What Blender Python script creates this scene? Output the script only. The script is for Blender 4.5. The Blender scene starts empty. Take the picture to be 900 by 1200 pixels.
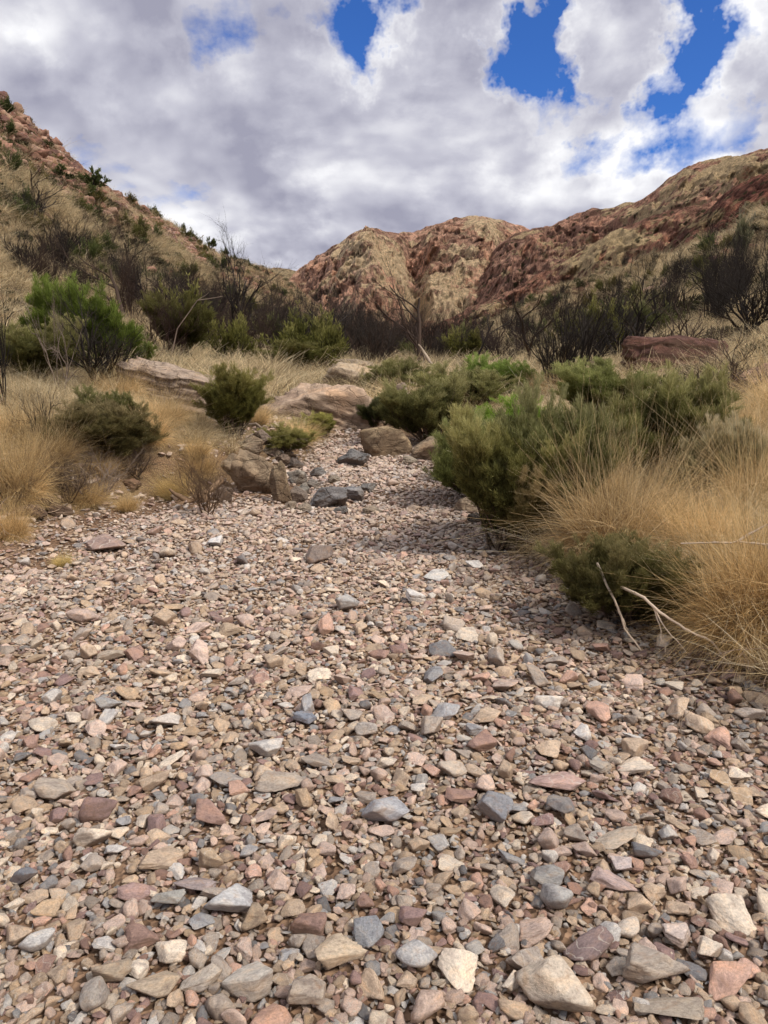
import bpy, math, random, time
import numpy as np
T0 = time.time()
rng = np.random.default_rng(7)
random.seed(7)
C = bpy.context.scene.collection
R = math.radians

# ------------------------------------------------------------------ camera
scene = bpy.context.scene
PITCH, CAMZ, F = R(11.7), 1.5, 867.0
cam_d = bpy.data.cameras.new('camera'); cam = bpy.data.objects.new('camera', cam_d); C.objects.link(cam)
cam.location = (0, 0, CAMZ); cam.rotation_euler = (R(90) - PITCH, 0, 0)
cam_d.sensor_fit = 'VERTICAL'; cam_d.sensor_height = 36; cam_d.lens = 26.0
cam_d.clip_start = 0.05; cam_d.clip_end = 9000
scene.camera = cam
scene.view_settings.view_transform = 'Standard'; scene.view_settings.look = 'None'
scene.view_settings.exposure = 0; scene.view_settings.gamma = 1
scene.render.engine = 'CYCLES'
scene.cycles.max_bounces = 4; scene.cycles.diffuse_bounces = 2; scene.cycles.use_adaptive_sampling = True; scene.cycles.adaptive_threshold = .03; scene.cycles.transparent_max_bounces = 4

def ray(px, py):
    cx, cu = (px - 450) / F, (600 - py) / F
    return np.array([cx, math.cos(PITCH) + cu * math.sin(PITCH), -math.sin(PITCH) + cu * math.cos(PITCH)])
def at(px, py, Y):
    d = ray(px, py); k = Y / d[1]
    return np.array([d[0] * k, Y, CAMZ + d[2] * k])
def depth_of(p):
    return p[1] * math.cos(PITCH) - (p[2] - CAMZ) * math.sin(PITCH)
def topix(p):
    d = depth_of(p)
    up = p[1] * math.sin(PITCH) + (p[2] - CAMZ) * math.cos(PITCH)
    return 450 + F * p[0] / d, 600 - F * up / d

# ------------------------------------------------------------------ noise
def _h(ix, iy, iz, seed):
    n = (ix * 374761393 + iy * 668265263 + iz * 2147483647 + seed * 1274126177) & 0xFFFFFFFF
    n = ((n ^ (n >> 13)) * 1274126177) & 0xFFFFFFFF
    n = ((n ^ (n >> 16)) * 2246822519) & 0xFFFFFFFF
    return ((n ^ (n >> 15)) & 0xFFFF) / 32767.5 - 1.0
def noise(x, y, z=0.0, seed=0):
    x = np.asarray(x, float); y = np.asarray(y, float); z = np.asarray(z, float) + 0 * x
    ix, iy, iz = np.floor(x).astype(np.int64), np.floor(y).astype(np.int64), np.floor(z).astype(np.int64)
    fx, fy, fz = x - ix, y - iy, z - iz
    sx, sy, sz = [f * f * f * (f * (f * 6 - 15) + 10) for f in (fx, fy, fz)]
    def l(a, b, t): return a + (b - a) * t
    c = lambda a, b, d: _h(ix + a, iy + b, iz + d, seed)
    return l(l(l(c(0,0,0), c(1,0,0), sx), l(c(0,1,0), c(1,1,0), sx), sy),
             l(l(c(0,0,1), c(1,0,1), sx), l(c(0,1,1), c(1,1,1), sx), sy), sz)
def fbm(x, y, z=0.0, o=4, seed=0):
    s, a, f = 0, 1.0, 1.0
    for i in range(o):
        s = s + a * noise(x * f, y * f, np.asarray(z) * f, seed + i * 17); a *= .5; f *= 2.03
    return s / 1.6
def ridged(x, y, z=0.0, o=4, seed=0):
    s, a, f = 0, 1.0, 1.0
    for i in range(o):
        n = 1 - np.abs(noise(x * f, y * f, np.asarray(z) * f, seed + i * 31)) * 2
        s = s + a * n; a *= .5; f *= 2.07
    return s / 1.9
def sstep(a, b, x):
    t = np.clip((np.asarray(x, float) - a) / (b - a), 0, 1); return t * t * (3 - 2 * t)

# ------------------------------------------------------------------ terrain height
LC = np.array([at(*p) for p in [(-120,70,70),(0,112,85),(50,152,95),(95,190,103),(140,224,112),(185,260,125),(240,291,140),(290,311,158),(332,323,180)]])
RC = np.array([at(*p) for p in [(1050,205,62),(960,228,72),(900,262,82),(840,285,90),(760,308,102),(700,322,116),(640,347,132),(600,366,150),(560,386,176)]])
XL_Y = [-6, 1.5, 4.0, 5.9, 7.0, 7.75, 8.3, 9.5, 11, 13, 20]; XL_X = [-4.2, -3.7, -3.4, -3.15, -2.75, -2.3, -1.55, -1.25, -1.0, -.9, -.6]
XR_Y = [-6, 1.5, 3.3, 4.7, 6.0, 7.2, 9, 11, 13, 20]; XR_X = [3.0, 2.25, 1.72, 1.25, 1.0, .92, .9, .95, .9, .9]
def bedmask(x, y):
    w = .18 * noise(np.asarray(x) * 1.3, np.asarray(y) * 1.3, 0, 5)
    xl = np.interp(y, XL_Y, XL_X) + w; xr = np.interp(y, XR_Y, XR_X) + w
    return np.minimum(x - xl, xr - x)          # >0 inside the bed, metres to the edge
def height(x, y, detail=True):
    x = np.asarray(x, float); y = np.asarray(y, float)
    zf = np.interp(y, [-10, 0, 6, 10, 12, 13.5, 16, 20, 35, 60, 100, 160, 320], [-.12, 0, .02, .06, .12, .3, .55, .8, 1.2, 1.7, 2.8, 4.5, 6])
    xc = .03 * y
    # left hillside
    lx = np.interp(y, LC[:, 1], LC[:, 0]); lz = np.interp(y, LC[:, 1], LC[:, 2])
    wl = np.interp(y, [0, 12, 30, 60, 160], [3.2, 2.2, 3, 5, 5])
    d = np.maximum(0, xc - wl - x); D = np.maximum(4, xc - wl - lx); t = d / D
    s = np.interp(t, [0, .12, .25, .45, .7, 1.0, 1.6, 4], [0, .025, .085, .28, .60, 1, .8, .5])
    zl = np.maximum(0, lz - zf) * s
    rx = np.interp(y, RC[:, 1], RC[:, 0]); rz = np.interp(y, RC[:, 1], RC[:, 2])
    wr = np.interp(y, [0, 12, 30, 60, 160], [2.0, 2.0, 3, 5, 5])
    d = np.maximum(0, x - xc - wr); D = np.maximum(4, rx - xc - wr); t = d / D
    s = np.interp(t, [0, .12, .25, .45, .7, 1.0, 1.6, 4], [0, .03, .10, .30, .62, 1, .8, .5])
    zr = np.maximum(0, rz - zf) * s
    z = zf + zl + zr
    # banks of the creek
    b = -bedmask(x, y)
    lft = (x < 0)
    bank = np.where(lft, .42 * sstep(.0, .9, b) + .22 * sstep(.8, 3, b), .30 * sstep(0, .7, b) + .25 * sstep(.6, 2.5, b))
    z = z + bank * (1 - sstep(11, 15, y))
    z = z + .05 * sstep(0, 1, -b) * noise(x * .8, y * .8, 0, 3) * (y < 14)
    far = sstep(8, 60, y)
    slope = np.clip((zl + zr) / 8, 0, 1)
    if detail:
        z = z + (.10 * sstep(.2, 1, b) + .25 * far) * fbm(x * .35, y * .35, 0, 3, 11)
        z = z + slope * far * (2.2 * (ridged(x * .06, y * .04, 0, 4, 23) - .5) * .8 + .5 * fbm(x * .5, y * .5, 0, 2, 29))
        z = z + .02 * fbm(x * 3, y * 3, 0, 2, 41)
    return z
def on(px, py, far=300):
    d = ray(px, py); t = np.geomspace(.8, far, 3000)
    p = d[None] * t[:, None]; p[:, 2] += CAMZ
    below = p[:, 2] < height(p[:, 0], p[:, 1])
    i = int(np.argmax(below)) if below.any() else 2999
    q = p[i]; q[2] = float(height(q[0], q[1])); return q
def gz(x, y): return float(height(np.array(x), np.array(y)))

# ------------------------------------------------------------------ mesh helpers
def mesh(name, V, faces, mats=None, midx=None, attrs=None, smooth=False):
    V = np.asarray(V, np.float32).reshape(-1, 3)
    me = bpy.data.meshes.new(name); me.vertices.add(len(V)); me.vertices.foreach_set('co', V.ravel())
    li, ls, off = [], [], 0
    for f in (faces if isinstance(faces, list) else [faces]):
        f = np.asarray(f, np.int32)
        if f.size == 0: continue
        li.append(f.ravel()); ls.append(off + np.arange(len(f)) * f.shape[1]); off += f.size
    if li:
        li = np.concatenate(li).astype(np.int32); ls = np.concatenate(ls).astype(np.int32)
        me.loops.add(len(li)); me.loops.foreach_set('vertex_index', li)
        me.polygons.add(len(ls)); me.polygons.foreach_set('loop_start', ls)
        if smooth: me.polygons.foreach_set('use_smooth', np.ones(len(ls), bool))
    for m in (mats or []): me.materials.append(m)
    if midx is not None: me.polygons.foreach_set('material_index', np.asarray(midx, np.int32))
    me.update(calc_edges=True)
    for k, a in (attrs or {}).items():
        at_ = me.attributes.new(k, 'FLOAT' if a.ndim == 1 else 'FLOAT_VECTOR', 'POINT')
        at_.data.foreach_set('value' if a.ndim == 1 else 'vector', a.astype(np.float32).ravel())
    return me
def link(name, me, parent=None, loc=None, kind=None):
    o = bpy.data.objects.new(name, me); C.objects.link(o)
    if parent is not None: o.parent = parent
    if loc is not None: o.location = [float(v) for v in loc]
    if kind: o['kind'] = kind
    return o
def tag(o, label, cat, group=None):
    o['label'] = label; o['category'] = cat
    if group: o['group'] = group
    return o
def ribbons(P, Dv, L, W, curve, seg=3, rs=None, base=.0):
    """blades: P base, Dv start direction, L length, W width, curve droop; returns verts, quads, t"""
    n = len(P); rs = rs or rng
    side = np.cross(Dv, rs.normal(size=(n, 3))); side /= np.linalg.norm(side, axis=1)[:, None] + 1e-9
    down = np.array([0, 0, -1.0]); rows = []; kink = rs.normal(0, .55, (n, 3)) * (rs.random(n) < .5)[:, None]; bend = rs.normal(0, .36, (n, 3)) * np.array([1, 1, .6])
    for k in range(seg + 1):
        t = k / seg
        c = P + Dv * (L * t)[:, None] + down * (curve * L * t * t)[:, None] + bend * (L * t * t)[:, None] + kink * (L * max(0, t - .5))[:, None]
        w = W * (1 - t * .85) if seg > 1 else W * (1 if k == 0 else .25)
        rows += [c - side * (w / 2)[:, None], c + side * (w / 2)[:, None]]
    V = np.stack(rows, 1).reshape(-1, 3); m = 2 * (seg + 1)
    b = (np.arange(n) * m)[:, None]
    q = np.concatenate([np.stack([b[:, 0] + 2*k, b[:, 0] + 2*k+1, b[:, 0] + 2*k+3, b[:, 0] + 2*k+2], 1) for k in range(seg)])
    tt = np.tile(np.repeat(np.arange(seg + 1) / seg, 2), n)
    return V, q, tt
def leaves(P, Dv, L, W, rs):
    """flat kite leaves"""
    n = len(P); side = np.cross(Dv, rs.normal(size=(n, 3))); side /= np.linalg.norm(side, axis=1)[:, None] + 1e-9
    mid = P + Dv * (L * .45)[:, None]
    V = np.stack([P, mid + side * (W / 2)[:, None], P + Dv * L[:, None], mid - side * (W / 2)[:, None]], 1).reshape(-1, 3)
    b = np.arange(n) * 4
    return V, np.stack([b, b + 1, b + 2, b + 3], 1)
def tubes(lines, sides=4):
    Vs, Fs, off = [], [], 0
    for pts, rad in lines:
        pts = np.asarray(pts, float); rad = np.asarray(rad, float); n = len(pts)
        if n < 2: continue
        k = sides if rad[0] > .006 else 3
        tan = np.gradient(pts, axis=0); tan /= np.linalg.norm(tan, axis=1)[:, None] + 1e-9
        ref = np.array([.31, .77, .2]) if abs(tan[0][2]) > .8 else np.array([.1, .05, 1.0])
        a = np.cross(tan, ref); a /= np.linalg.norm(a, axis=1)[:, None] + 1e-9
        b = np.cross(tan, a); th = np.arange(k) * 2 * math.pi / k
        ring = pts[:, None] + rad[:, None, None] * (a[:, None] * np.cos(th)[None, :, None] + b[:, None] * np.sin(th)[None, :, None])
        Vs.append(ring.reshape(-1, 3))
        i = np.arange(n - 1)[:, None] * k; j = np.arange(k)[None]; j2 = (j + 1) % k
        Fs.append(np.stack([i + j, i + j2, i + k + j2, i + k + j], -1).reshape(-1, 4) + off); off += n * k
    return np.concatenate(Vs), np.concatenate(Fs)
def grow(rs, p, d, L, r, depth, out, nch=(3, 5), spread=.7, up=.15, wig=.18, shrink=.62, nseg=6, taper=.45, start=.3):
    pts, rad, dirs = [np.array(p, float)], [r], [d]
    d = np.array(d, float); d /= np.linalg.norm(d)
    for i in range(nseg):
        d = d + rs.normal(size=3) * wig + np.array([0, 0, up]); d /= np.linalg.norm(d)
        pts.append(pts[-1] + d * L / nseg); rad.append(r * (1 - (1 - taper) * (i + 1) / nseg)); dirs.append(d)
    out.append((np.array(pts), np.array(rad), depth))
    if depth == 0: return
    for c in range(rs.integers(nch[0], nch[1] + 1)):
        k = int(min(nseg, max(1, round((start + (1 - start) * rs.random()) * nseg))))
        perp = np.cross(dirs[k], rs.normal(size=3)); perp /= np.linalg.norm(perp) + 1e-9
        nd = dirs[k] + perp * spread * (.6 + .8 * rs.random())
        grow(rs, pts[k], nd, L * shrink * (.7 + .6 * rs.random()), rad[k] * .68, depth - 1, out, nch, spread, up, wig, shrink, max(3, nseg - 1), taper, start)

# ------------------------------------------------------------------ material helpers
class NT:
    def __init__(s, tree): s.t = tree; tree.nodes.clear()
    def n(s, ty, ins=None, **props):
        nd = s.t.nodes.new(ty)
        for k, v in props.items(): setattr(nd, k, v)
        for k, v in (ins or {}).items():
            if isinstance(v, tuple) and len(v) == 2 and hasattr(v[0], 'outputs'): s.t.links.new(v[0].outputs[v[1]], nd.inputs[k])
            elif hasattr(v, 'outputs'): s.t.links.new(v.outputs[0], nd.inputs[k])
            else: nd.inputs[k].default_value = v
        return nd
    def noise(s, vec, scale, detail=4, rough=.55, dist=0):
        return s.n('ShaderNodeTexNoise', {'Vector': vec, 'Scale': scale, 'Detail': detail, 'Roughness': rough, 'Distortion': dist})
    def ramp(s, fac, stops, interp='LINEAR'):
        nd = s.n('ShaderNodeValToRGB', {'Fac': fac}); cr = nd.color_ramp; cr.interpolation = interp
        while len(cr.elements) < len(stops): cr.elements.new(.5)
        for e, (p, c) in zip(cr.elements, stops):
            e.position = p; e.color = (c if hasattr(c, '__len__') else (c, c, c)) + ((1,) if not hasattr(c, '__len__') or len(c) == 3 else ()) if not hasattr(c, '__len__') else tuple(c) + (1,)
        return nd
    def mix(s, fac, a, b, mode='MIX'):
        nd = s.n('ShaderNodeMix', data_type='RGBA', blend_type=mode)
        for k, v in ((0, fac), (6, a), (7, b)):
            if isinstance(v, tuple) and len(v) == 2 and hasattr(v[0], 'outputs'): s.t.links.new(v[0].outputs[v[1]], nd.inputs[k])
            elif hasattr(v, 'outputs'): s.t.links.new(v.outputs[2] if v.bl_idname == 'ShaderNodeMix' else v.outputs[0], nd.inputs[k])
            else: nd.inputs[k].default_value = (tuple(v) + (1,)) if hasattr(v, '__len__') and len(v) == 3 else v
        return nd
    def math(s, op, a, b=0.0, c=None):
        nd = s.n('ShaderNodeMath', operation=op)
        for k, v in enumerate((a, b) if c is None else (a, b, c)):
            if isinstance(v, tuple): s.t.links.new(v[0].outputs[v[1]], nd.inputs[k])
            elif hasattr(v, 'outputs'): s.t.links.new(v.outputs[0], nd.inputs[k])
            else: nd.inputs[k].default_value = v
        return nd
    def out(s, nd): s.t.links.new((nd[0].outputs[nd[1]] if isinstance(nd, tuple) else nd.outputs[0]), s.n('ShaderNodeOutputMaterial').inputs[0])
def MX(nd): return (nd, 2)
def newmat(name):
    m = bpy.data.materials.new(name); m.use_nodes = True; return m, NT(m.node_tree)
def G(v): return (v, v, v)

def stone_mat(name, instanced):
    m, t = newmat(name)
    tc = t.n('ShaderNodeTexCoord'); oi = t.n('ShaderNodeObjectInfo')
    off = t.math('MULTIPLY', (oi, 'Random'), 57.0)
    vec = t.n('ShaderNodeVectorMath', {0: (tc, 'Object'), 1: off}, operation='ADD')
    if instanced: col = (t.n('ShaderNodeAttribute', attribute_type='INSTANCER', attribute_name='scol'), 'Color')
    else: col = (oi, 'Color')
    n1 = t.noise(vec, 2.2, 5, .6, .6); n2 = t.noise(vec, 14, 6, .7); n3 = t.noise(vec, 45, 3, .6)
    r1 = t.ramp(n1, [(.3, (.62, .60, .62)), (.5, (1, 1, 1)), (.72, (1.25, 1.12, .98))])
    c1 = t.mix(1.0, col, (r1, 0), 'MULTIPLY')
    r2 = t.ramp(n2, [(.3, G(.58)), (.5, G(1.0)), (.75, G(1.4))])
    c2 = t.mix(.9, MX(c1), (r2, 0), 'MULTIPLY')
    # rusty and dusty patches
    n4 = t.noise(vec, 3.4, 4, .6, 1.0)
    rust = t.ramp(n4, [(.55, 0.0), (.72, .4)])
    c3 = t.mix((rust, 0), MX(c2), (.34, .19, .10))
    # pale veins
    w = t.n('ShaderNodeTexWave', {'Vector': vec, 'Scale': .9, 'Distortion': 9.0, 'Detail': 3.0, 'Detail Scale': 1.6})
    vein = t.math('MULTIPLY', (t.ramp(w, [(.97, 0.0), (.995, .5)]), 0), (t.ramp((oi, 'Random'), [(.80, 0.0), (.86, 1.0)]), 0))
    c4 = t.mix((vein, 0), MX(c3), (.6, .55, .48))
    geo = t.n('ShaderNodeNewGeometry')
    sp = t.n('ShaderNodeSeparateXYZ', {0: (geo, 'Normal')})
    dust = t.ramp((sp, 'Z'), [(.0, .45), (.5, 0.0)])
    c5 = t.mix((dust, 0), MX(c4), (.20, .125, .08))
    bs = t.math('ADD', t.math('MULTIPLY', n2, .6), t.math('MULTIPLY', n3, .35))
    bump = t.n('ShaderNodeBump', {'Height': bs, 'Strength': .8, 'Distance': .008})
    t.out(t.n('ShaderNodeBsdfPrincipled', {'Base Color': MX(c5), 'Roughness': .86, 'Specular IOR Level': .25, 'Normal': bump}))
    return m
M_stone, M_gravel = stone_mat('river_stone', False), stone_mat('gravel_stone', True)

def boulder_mat():
    m, t = newmat('boulder_rock')
    tc = t.n('ShaderNodeTexCoord'); oi = t.n('ShaderNodeObjectInfo'); geo = t.n('ShaderNodeNewGeometry')
    vec = t.n('ShaderNodeVectorMath', {0: (geo, 'Position'), 1: (1, 1, 1)}, operation='MULTIPLY')
    n1 = t.noise(vec, 1.6, 6, .6, .5); n2 = t.noise(vec, 9, 6, .7); n3 = t.noise(vec, 40, 4, .7)
    r1 = t.ramp(n1, [(.32, (.5, .46, .45)), (.5, (1, 1, 1)), (.7, (1.3, 1.15, 1.0))])
    c1 = t.mix(1.0, (oi, 'Color'), (r1, 0), 'MULTIPLY')
    c2 = t.mix(.9, MX(c1), (t.ramp(n2, [(.3, G(.55)), (.55, G(1.0)), (.75, G(1.35))]), 0), 'MULTIPLY')
    # strata lines
    st = t.n('ShaderNodeMapping', {'Vector': (tc, 'Object'), 'Scale': (1.0, 1.0, 4.0), 'Rotation': (.25, .2, 0)})
    ns = t.noise(st, 2.2, 6, .7, .6)
    c3 = t.mix(.38, MX(c2), (t.ramp(ns, [(.38, G(.45)), (.47, G(1.0)), (.62, G(1.1))]), 0), 'MULTIPLY')
    wv = t.n('ShaderNodeVectorMath', {0: vec, 1: t.n('ShaderNodeVectorMath', {0: (n1, 'Color'), 1: (.5, .5, .5)}, operation='MULTIPLY')}, operation='ADD')
    vc = t.n('ShaderNodeTexVoronoi', {'Vector': t.n('ShaderNodeMapping', {'Vector': wv, 'Scale': (1, 1, 1.9), 'Rotation': (.3, .2, .5)}), 'Scale': 2.6}, feature='DISTANCE_TO_EDGE')
    crk = t.ramp((vc, 'Distance'), [(0.0, 0.0), (.035, 1.0)])
    c3 = t.mix(.45, MX(c3), (t.ramp((vc, 'Distance'), [(0.0, G(.35)), (.02, G(1.0))]), 0), 'MULTIPLY')
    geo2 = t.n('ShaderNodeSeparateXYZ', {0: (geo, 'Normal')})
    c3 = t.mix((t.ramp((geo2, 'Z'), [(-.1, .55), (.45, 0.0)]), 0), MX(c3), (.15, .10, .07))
    h = t.math('ADD', t.math('MULTIPLY', ns, .7), t.math('MULTIPLY', n2, .5)); h = t.math('ADD', h, t.math('ADD', t.math('MULTIPLY', n3, .25), t.math('MULTIPLY', (crk, 0), .25)))
    bump = t.n('ShaderNodeBump', {'Height': h, 'Strength': .9, 'Distance': .07})
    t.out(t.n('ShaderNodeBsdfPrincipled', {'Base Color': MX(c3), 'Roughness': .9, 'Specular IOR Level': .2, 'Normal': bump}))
    return m
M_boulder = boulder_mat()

def plant_mat(name, ramp, transl=.38, objcol=True):
    """ramp over the 'tint' attribute; Object Info colour multiplies it"""
    m, t = newmat(name)
    a = t.n('ShaderNodeAttribute', attribute_name='tint'); oi = t.n('ShaderNodeObjectInfo')
    c = t.ramp((a, 'Fac'), ramp)
    geo = t.n('ShaderNodeNewGeometry')
    n = t.noise((geo, 'Position'), 1.1, 3)
    c = t.mix(1.0, (c, 0), (t.ramp(n, [(.3, G(.72)), (.7, G(1.25))]), 0), 'MULTIPLY')
    if objcol: c = t.mix(1.0, MX(c), (oi, 'Color'), 'MULTIPLY')
    else: c = t.mix(1.0, MX(c), (t.ramp((oi, 'Random'), [(0, G(.55)), (.4, G(1.05)), (1, G(1.4))]), 0), 'MULTIPLY')
    b = t.n('ShaderNodeBsdfPrincipled', {'Base Color': MX(c), 'Roughness': .75, 'Specular IOR Level': .15})
    if transl:
        tr = t.n('ShaderNodeBsdfTranslucent', {'Color': MX(c)})
        b = t.n('ShaderNodeMixShader', {0: transl, 1: b, 2: tr})
    t.out(b); return m
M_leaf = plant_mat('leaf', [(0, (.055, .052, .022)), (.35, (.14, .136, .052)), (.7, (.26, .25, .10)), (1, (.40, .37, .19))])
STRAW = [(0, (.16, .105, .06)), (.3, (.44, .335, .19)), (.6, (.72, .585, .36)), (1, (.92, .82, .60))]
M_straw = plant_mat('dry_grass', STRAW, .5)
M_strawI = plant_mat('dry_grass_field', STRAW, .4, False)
M_scrubI = plant_mat('hill_scrub', [(0, (.03, .026, .014)), (1, (.10, .10, .04))], .1, False)
M_wood = plant_mat('dead_wood', [(0, (.75, .7, .66)), (1, (1.1, 1.05, 1.0))], 0)

# ------------------------------------------------------------------ ground materials
def ground_mat():
    m, t = newmat('valley_ground')
    geo = t.n('ShaderNodeNewGeometry'); pos = (geo, 'Position')
    bed = t.n('ShaderNodeAttribute', attribute_name='bed')
    n1 = t.noise(pos, .35, 5); n2 = t.noise(pos, 3, 6, .65); n3 = t.noise(pos, 28, 5, .7)
    soil = t.ramp(n2, [(.3, (.13, .075, .045)), (.55, (.22, .14, .09)), (.75, (.31, .215, .15))])
    vo = t.n('ShaderNodeTexVoronoi', {'Vector': pos, 'Scale': 55.0, 'Randomness': 1.0})
    peb = t.mix(.65, (soil, 0), t.mix(1.0, (soil, 0), (t.ramp((vo, 'Color'), [(.2, G(.7)), (.8, G(1.9))]), 0), 'MULTIPLY').outputs and (soil, 0))
    pebc = t.mix(.9, (soil, 0), (t.ramp((t.n('ShaderNodeSeparateXYZ', {0: (vo, 'Color')}), 0), [(0, G(.5)), (1, G(1.7))]), 0), 'MULTIPLY')
    # grassland litter
    gr = t.ramp(n2, [(.28, (.09, .058, .035)), (.5, (.20, .14, .085)), (.72, (.33, .245, .155))])
    gr2 = t.mix(.5, (gr, 0), (t.ramp(n1, [(.35, (.16, .085, .05)), (.65, (.30, .22, .11))]), 0))
    spx = t.n('ShaderNodeSeparateXYZ', {0: pos})
    # red-brown broken rock high on the slopes and where it is steep
    nz = t.n('ShaderNodeSeparateXYZ', {0: (geo, 'Normal')})
    steep = t.ramp(t.math('ADD', (nz, 'Z'), t.math('MULTIPLY', n1, .28)), [(.80, 1.0), (.98, 0.0)])
    hi = t.ramp(t.math('ADD', t.math('MULTIPLY', (spx, 'Z'), .022), t.math('MULTIPLY', n1, .45)), [(.50, 0.0), (.74, 1.0)])
    rockf = t.math('MULTIPLY', t.math('MAXIMUM', (steep, 0), t.math('MULTIPLY', (hi, 0), .8)), (t.ramp((spx, 'Z'), [(.0, 0.0), (1, 1.0)]), 0))
    rk = t.ramp(t.noise(pos, .9, 6, .7), [(.3, (.06, .028, .02)), (.5, (.20, .095, .062)), (.72, (.34, .19, .13))])
    c = t.mix(rockf, MX(gr2), (rk, 0))
    c = t.mix((bed, 'Fac'), MX(c), MX(pebc))
    h = t.math('ADD', t.math('MULTIPLY', n3, .02), t.math('MULTIPLY', (vo, 'Distance'), .25))
    bump = t.n('ShaderNodeBump', {'Height': h, 'Strength': 1.0, 'Distance': .06})
    bump2 = t.n('ShaderNodeBump', {'Height': t.noise(pos, 1.4, 6, .7), 'Strength': .8, 'Distance': .5, 'Normal': bump})
    nm = t.mix((t.ramp(t.math('MULTIPLY', (spx, 'Y'), .02), [(.25, 0.0), (.7, 1.0)]), 0), (bump, 0), (bump2, 0))
    t.out(t.n('ShaderNodeBsdfPrincipled', {'Base Color': MX(c), 'Roughness': .95, 'Specular IOR Level': .1, 'Normal': MX(nm)}))
    return m
M_ground = ground_mat()

def hill_mat(name, grass=(.36, .26, .125), rock=(.26, .125, .085), dark=(.07, .03, .024), gbias=0.0, scale=1.0, scrub=.6):
    m, t = newmat(name)
    geo = t.n('ShaderNodeNewGeometry'); pos = t.n('ShaderNodeVectorMath', {0: (geo, 'Position'), 1: (scale, scale, scale)}, operation='MULTIPLY')
    nz = t.n('ShaderNodeSeparateXYZ', {0: (geo, 'Normal')}); at_ = t.n('ShaderNodeAttribute', attribute_name='crag')
    n1 = t.noise(pos, .014, 6, .62, .4); n2 = t.noise(pos, .07, 9, .78, .3); n3 = t.noise(pos, .35, 6, .8)
    st = t.n('ShaderNodeMapping', {'Vector': pos, 'Scale': (1, 1, .33)}); n4 = t.noise(st, .12, 8, .75, .5)
    nf = t.noise(pos, .55, 5, .8)
    fine_ = t.ramp(nf, [(.36, G(.45)), (.47, G(.95)), (.6, G(1.35))])
    rk = t.ramp(n4, [(.34, dark), (.45, tuple(.5 * (a + b) for a, b in zip(dark, rock))), (.52, rock), (.60, tuple(min(1, v * 1.5) for v in rock)), (.70, (.55, .36, .26))])
    gr = t.ramp(n3, [(.32, tuple(v * .5 for v in grass)), (.48, grass), (.70, tuple(v * 1.3 for v in grass))])
    f = t.math('ADD', (at_, 'Fac'), t.math('MULTIPLY', t.math('SUBTRACT', n2, .5), 2.3))
    f = t.math('ADD', f, t.math('MULTIPLY', t.math('SUBTRACT', n1, .5), 2.2))
    rf = t.ramp(t.math('ADD', f, -gbias), [(.30, 0.0), (.48, 1.0)])
    tn = t.n('ShaderNodeAttribute', attribute_name='tone')
    rkt = t.mix(1.0, (rk, 0), (t.ramp((tn, 'Fac'), [(.15, G(.55)), (.5, G(1.0)), (.9, (1.5, 1.4, 1.3))]), 0), 'MULTIPLY')
    c = t.mix(rf, (gr, 0), MX(rkt))
    c = t.mix(.75, MX(c), (fine_, 0), 'MULTIPLY')
    vo = t.n('ShaderNodeTexVoronoi', {'Vector': pos, 'Scale': .17, 'Randomness': 1.0})
    sc = t.math('MULTIPLY', (t.ramp((vo, 'Distance'), [(.24, 1.0), (.36, 0.0)]), 0), (t.ramp(n1, [(.34, 0.0), (.48, scrub)]), 0))
    c = t.mix(sc, MX(c), (.06, .062, .03))
    h = t.math('ADD', t.math('MULTIPLY', n4, 1.4), t.math('MULTIPLY', n3, .4))
    bump = t.n('ShaderNodeBump', {'Height': t.math('ADD', h, t.math('MULTIPLY', nf, .18)), 'Strength': 1.0, 'Distance': 10.0 / scale})
    t.out(t.n('ShaderNodeBsdfPrincipled', {'Base Color': MX(c), 'Roughness': .95, 'Specular IOR Level': .05, 'Normal': bump}))
    return m

# ------------------------------------------------------------------ ground sheet, split at the hill feet
def build_ground():
    NY, NX = 620, 520
    yy = np.concatenate([np.linspace(-9, -6.5, 6, endpoint=False), np.geomspace(2, 332, NY) - 8.5])
    s = np.linspace(-1, 1, NX); s = np.sign(s) * np.abs(s) ** 1.15 * 1.05
    Y, S = np.meshgrid(yy, s, indexing='ij'); X = S * (np.maximum(Y, 0) + 8)
    Z = height(X, Y)
    V = np.stack([X, Y, Z], -1).reshape(-1, 3)
    n0, n1 = Y.shape
    idx = np.arange(n0 * n1).reshape(n0, n1)
    q = np.stack([idx[:-1, :-1], idx[:-1, 1:], idx[1:, 1:], idx[1:, :-1]], -1)
    cx, cy = X[:-1, :-1], Y[:-1, :-1]
    rel = cx - .03 * cy; w = np.interp(cy, [0, 20, 60, 160], [40, 13, 14, 9])
    left = (rel < -w) & (cy > 18); right = (rel > w) & (cy > 18)
    bed = sstep(-.25, .15, bedmask(V[:, 0], V[:, 1])) * (1 - sstep(12, 14.5, V[:, 1]))
    for name, mk in (('ground', ~(left | right)), ('left_hillside', left), ('right_hillside', right)):
        qq = q[mk]; used, inv = np.unique(qq.ravel(), return_inverse=True)
        me = mesh(name, V[used], inv.reshape(-1, 4), [M_ground], attrs={'bed': bed[used]}, smooth=True)
        link(name, me, kind='structure')
build_ground()

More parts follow.
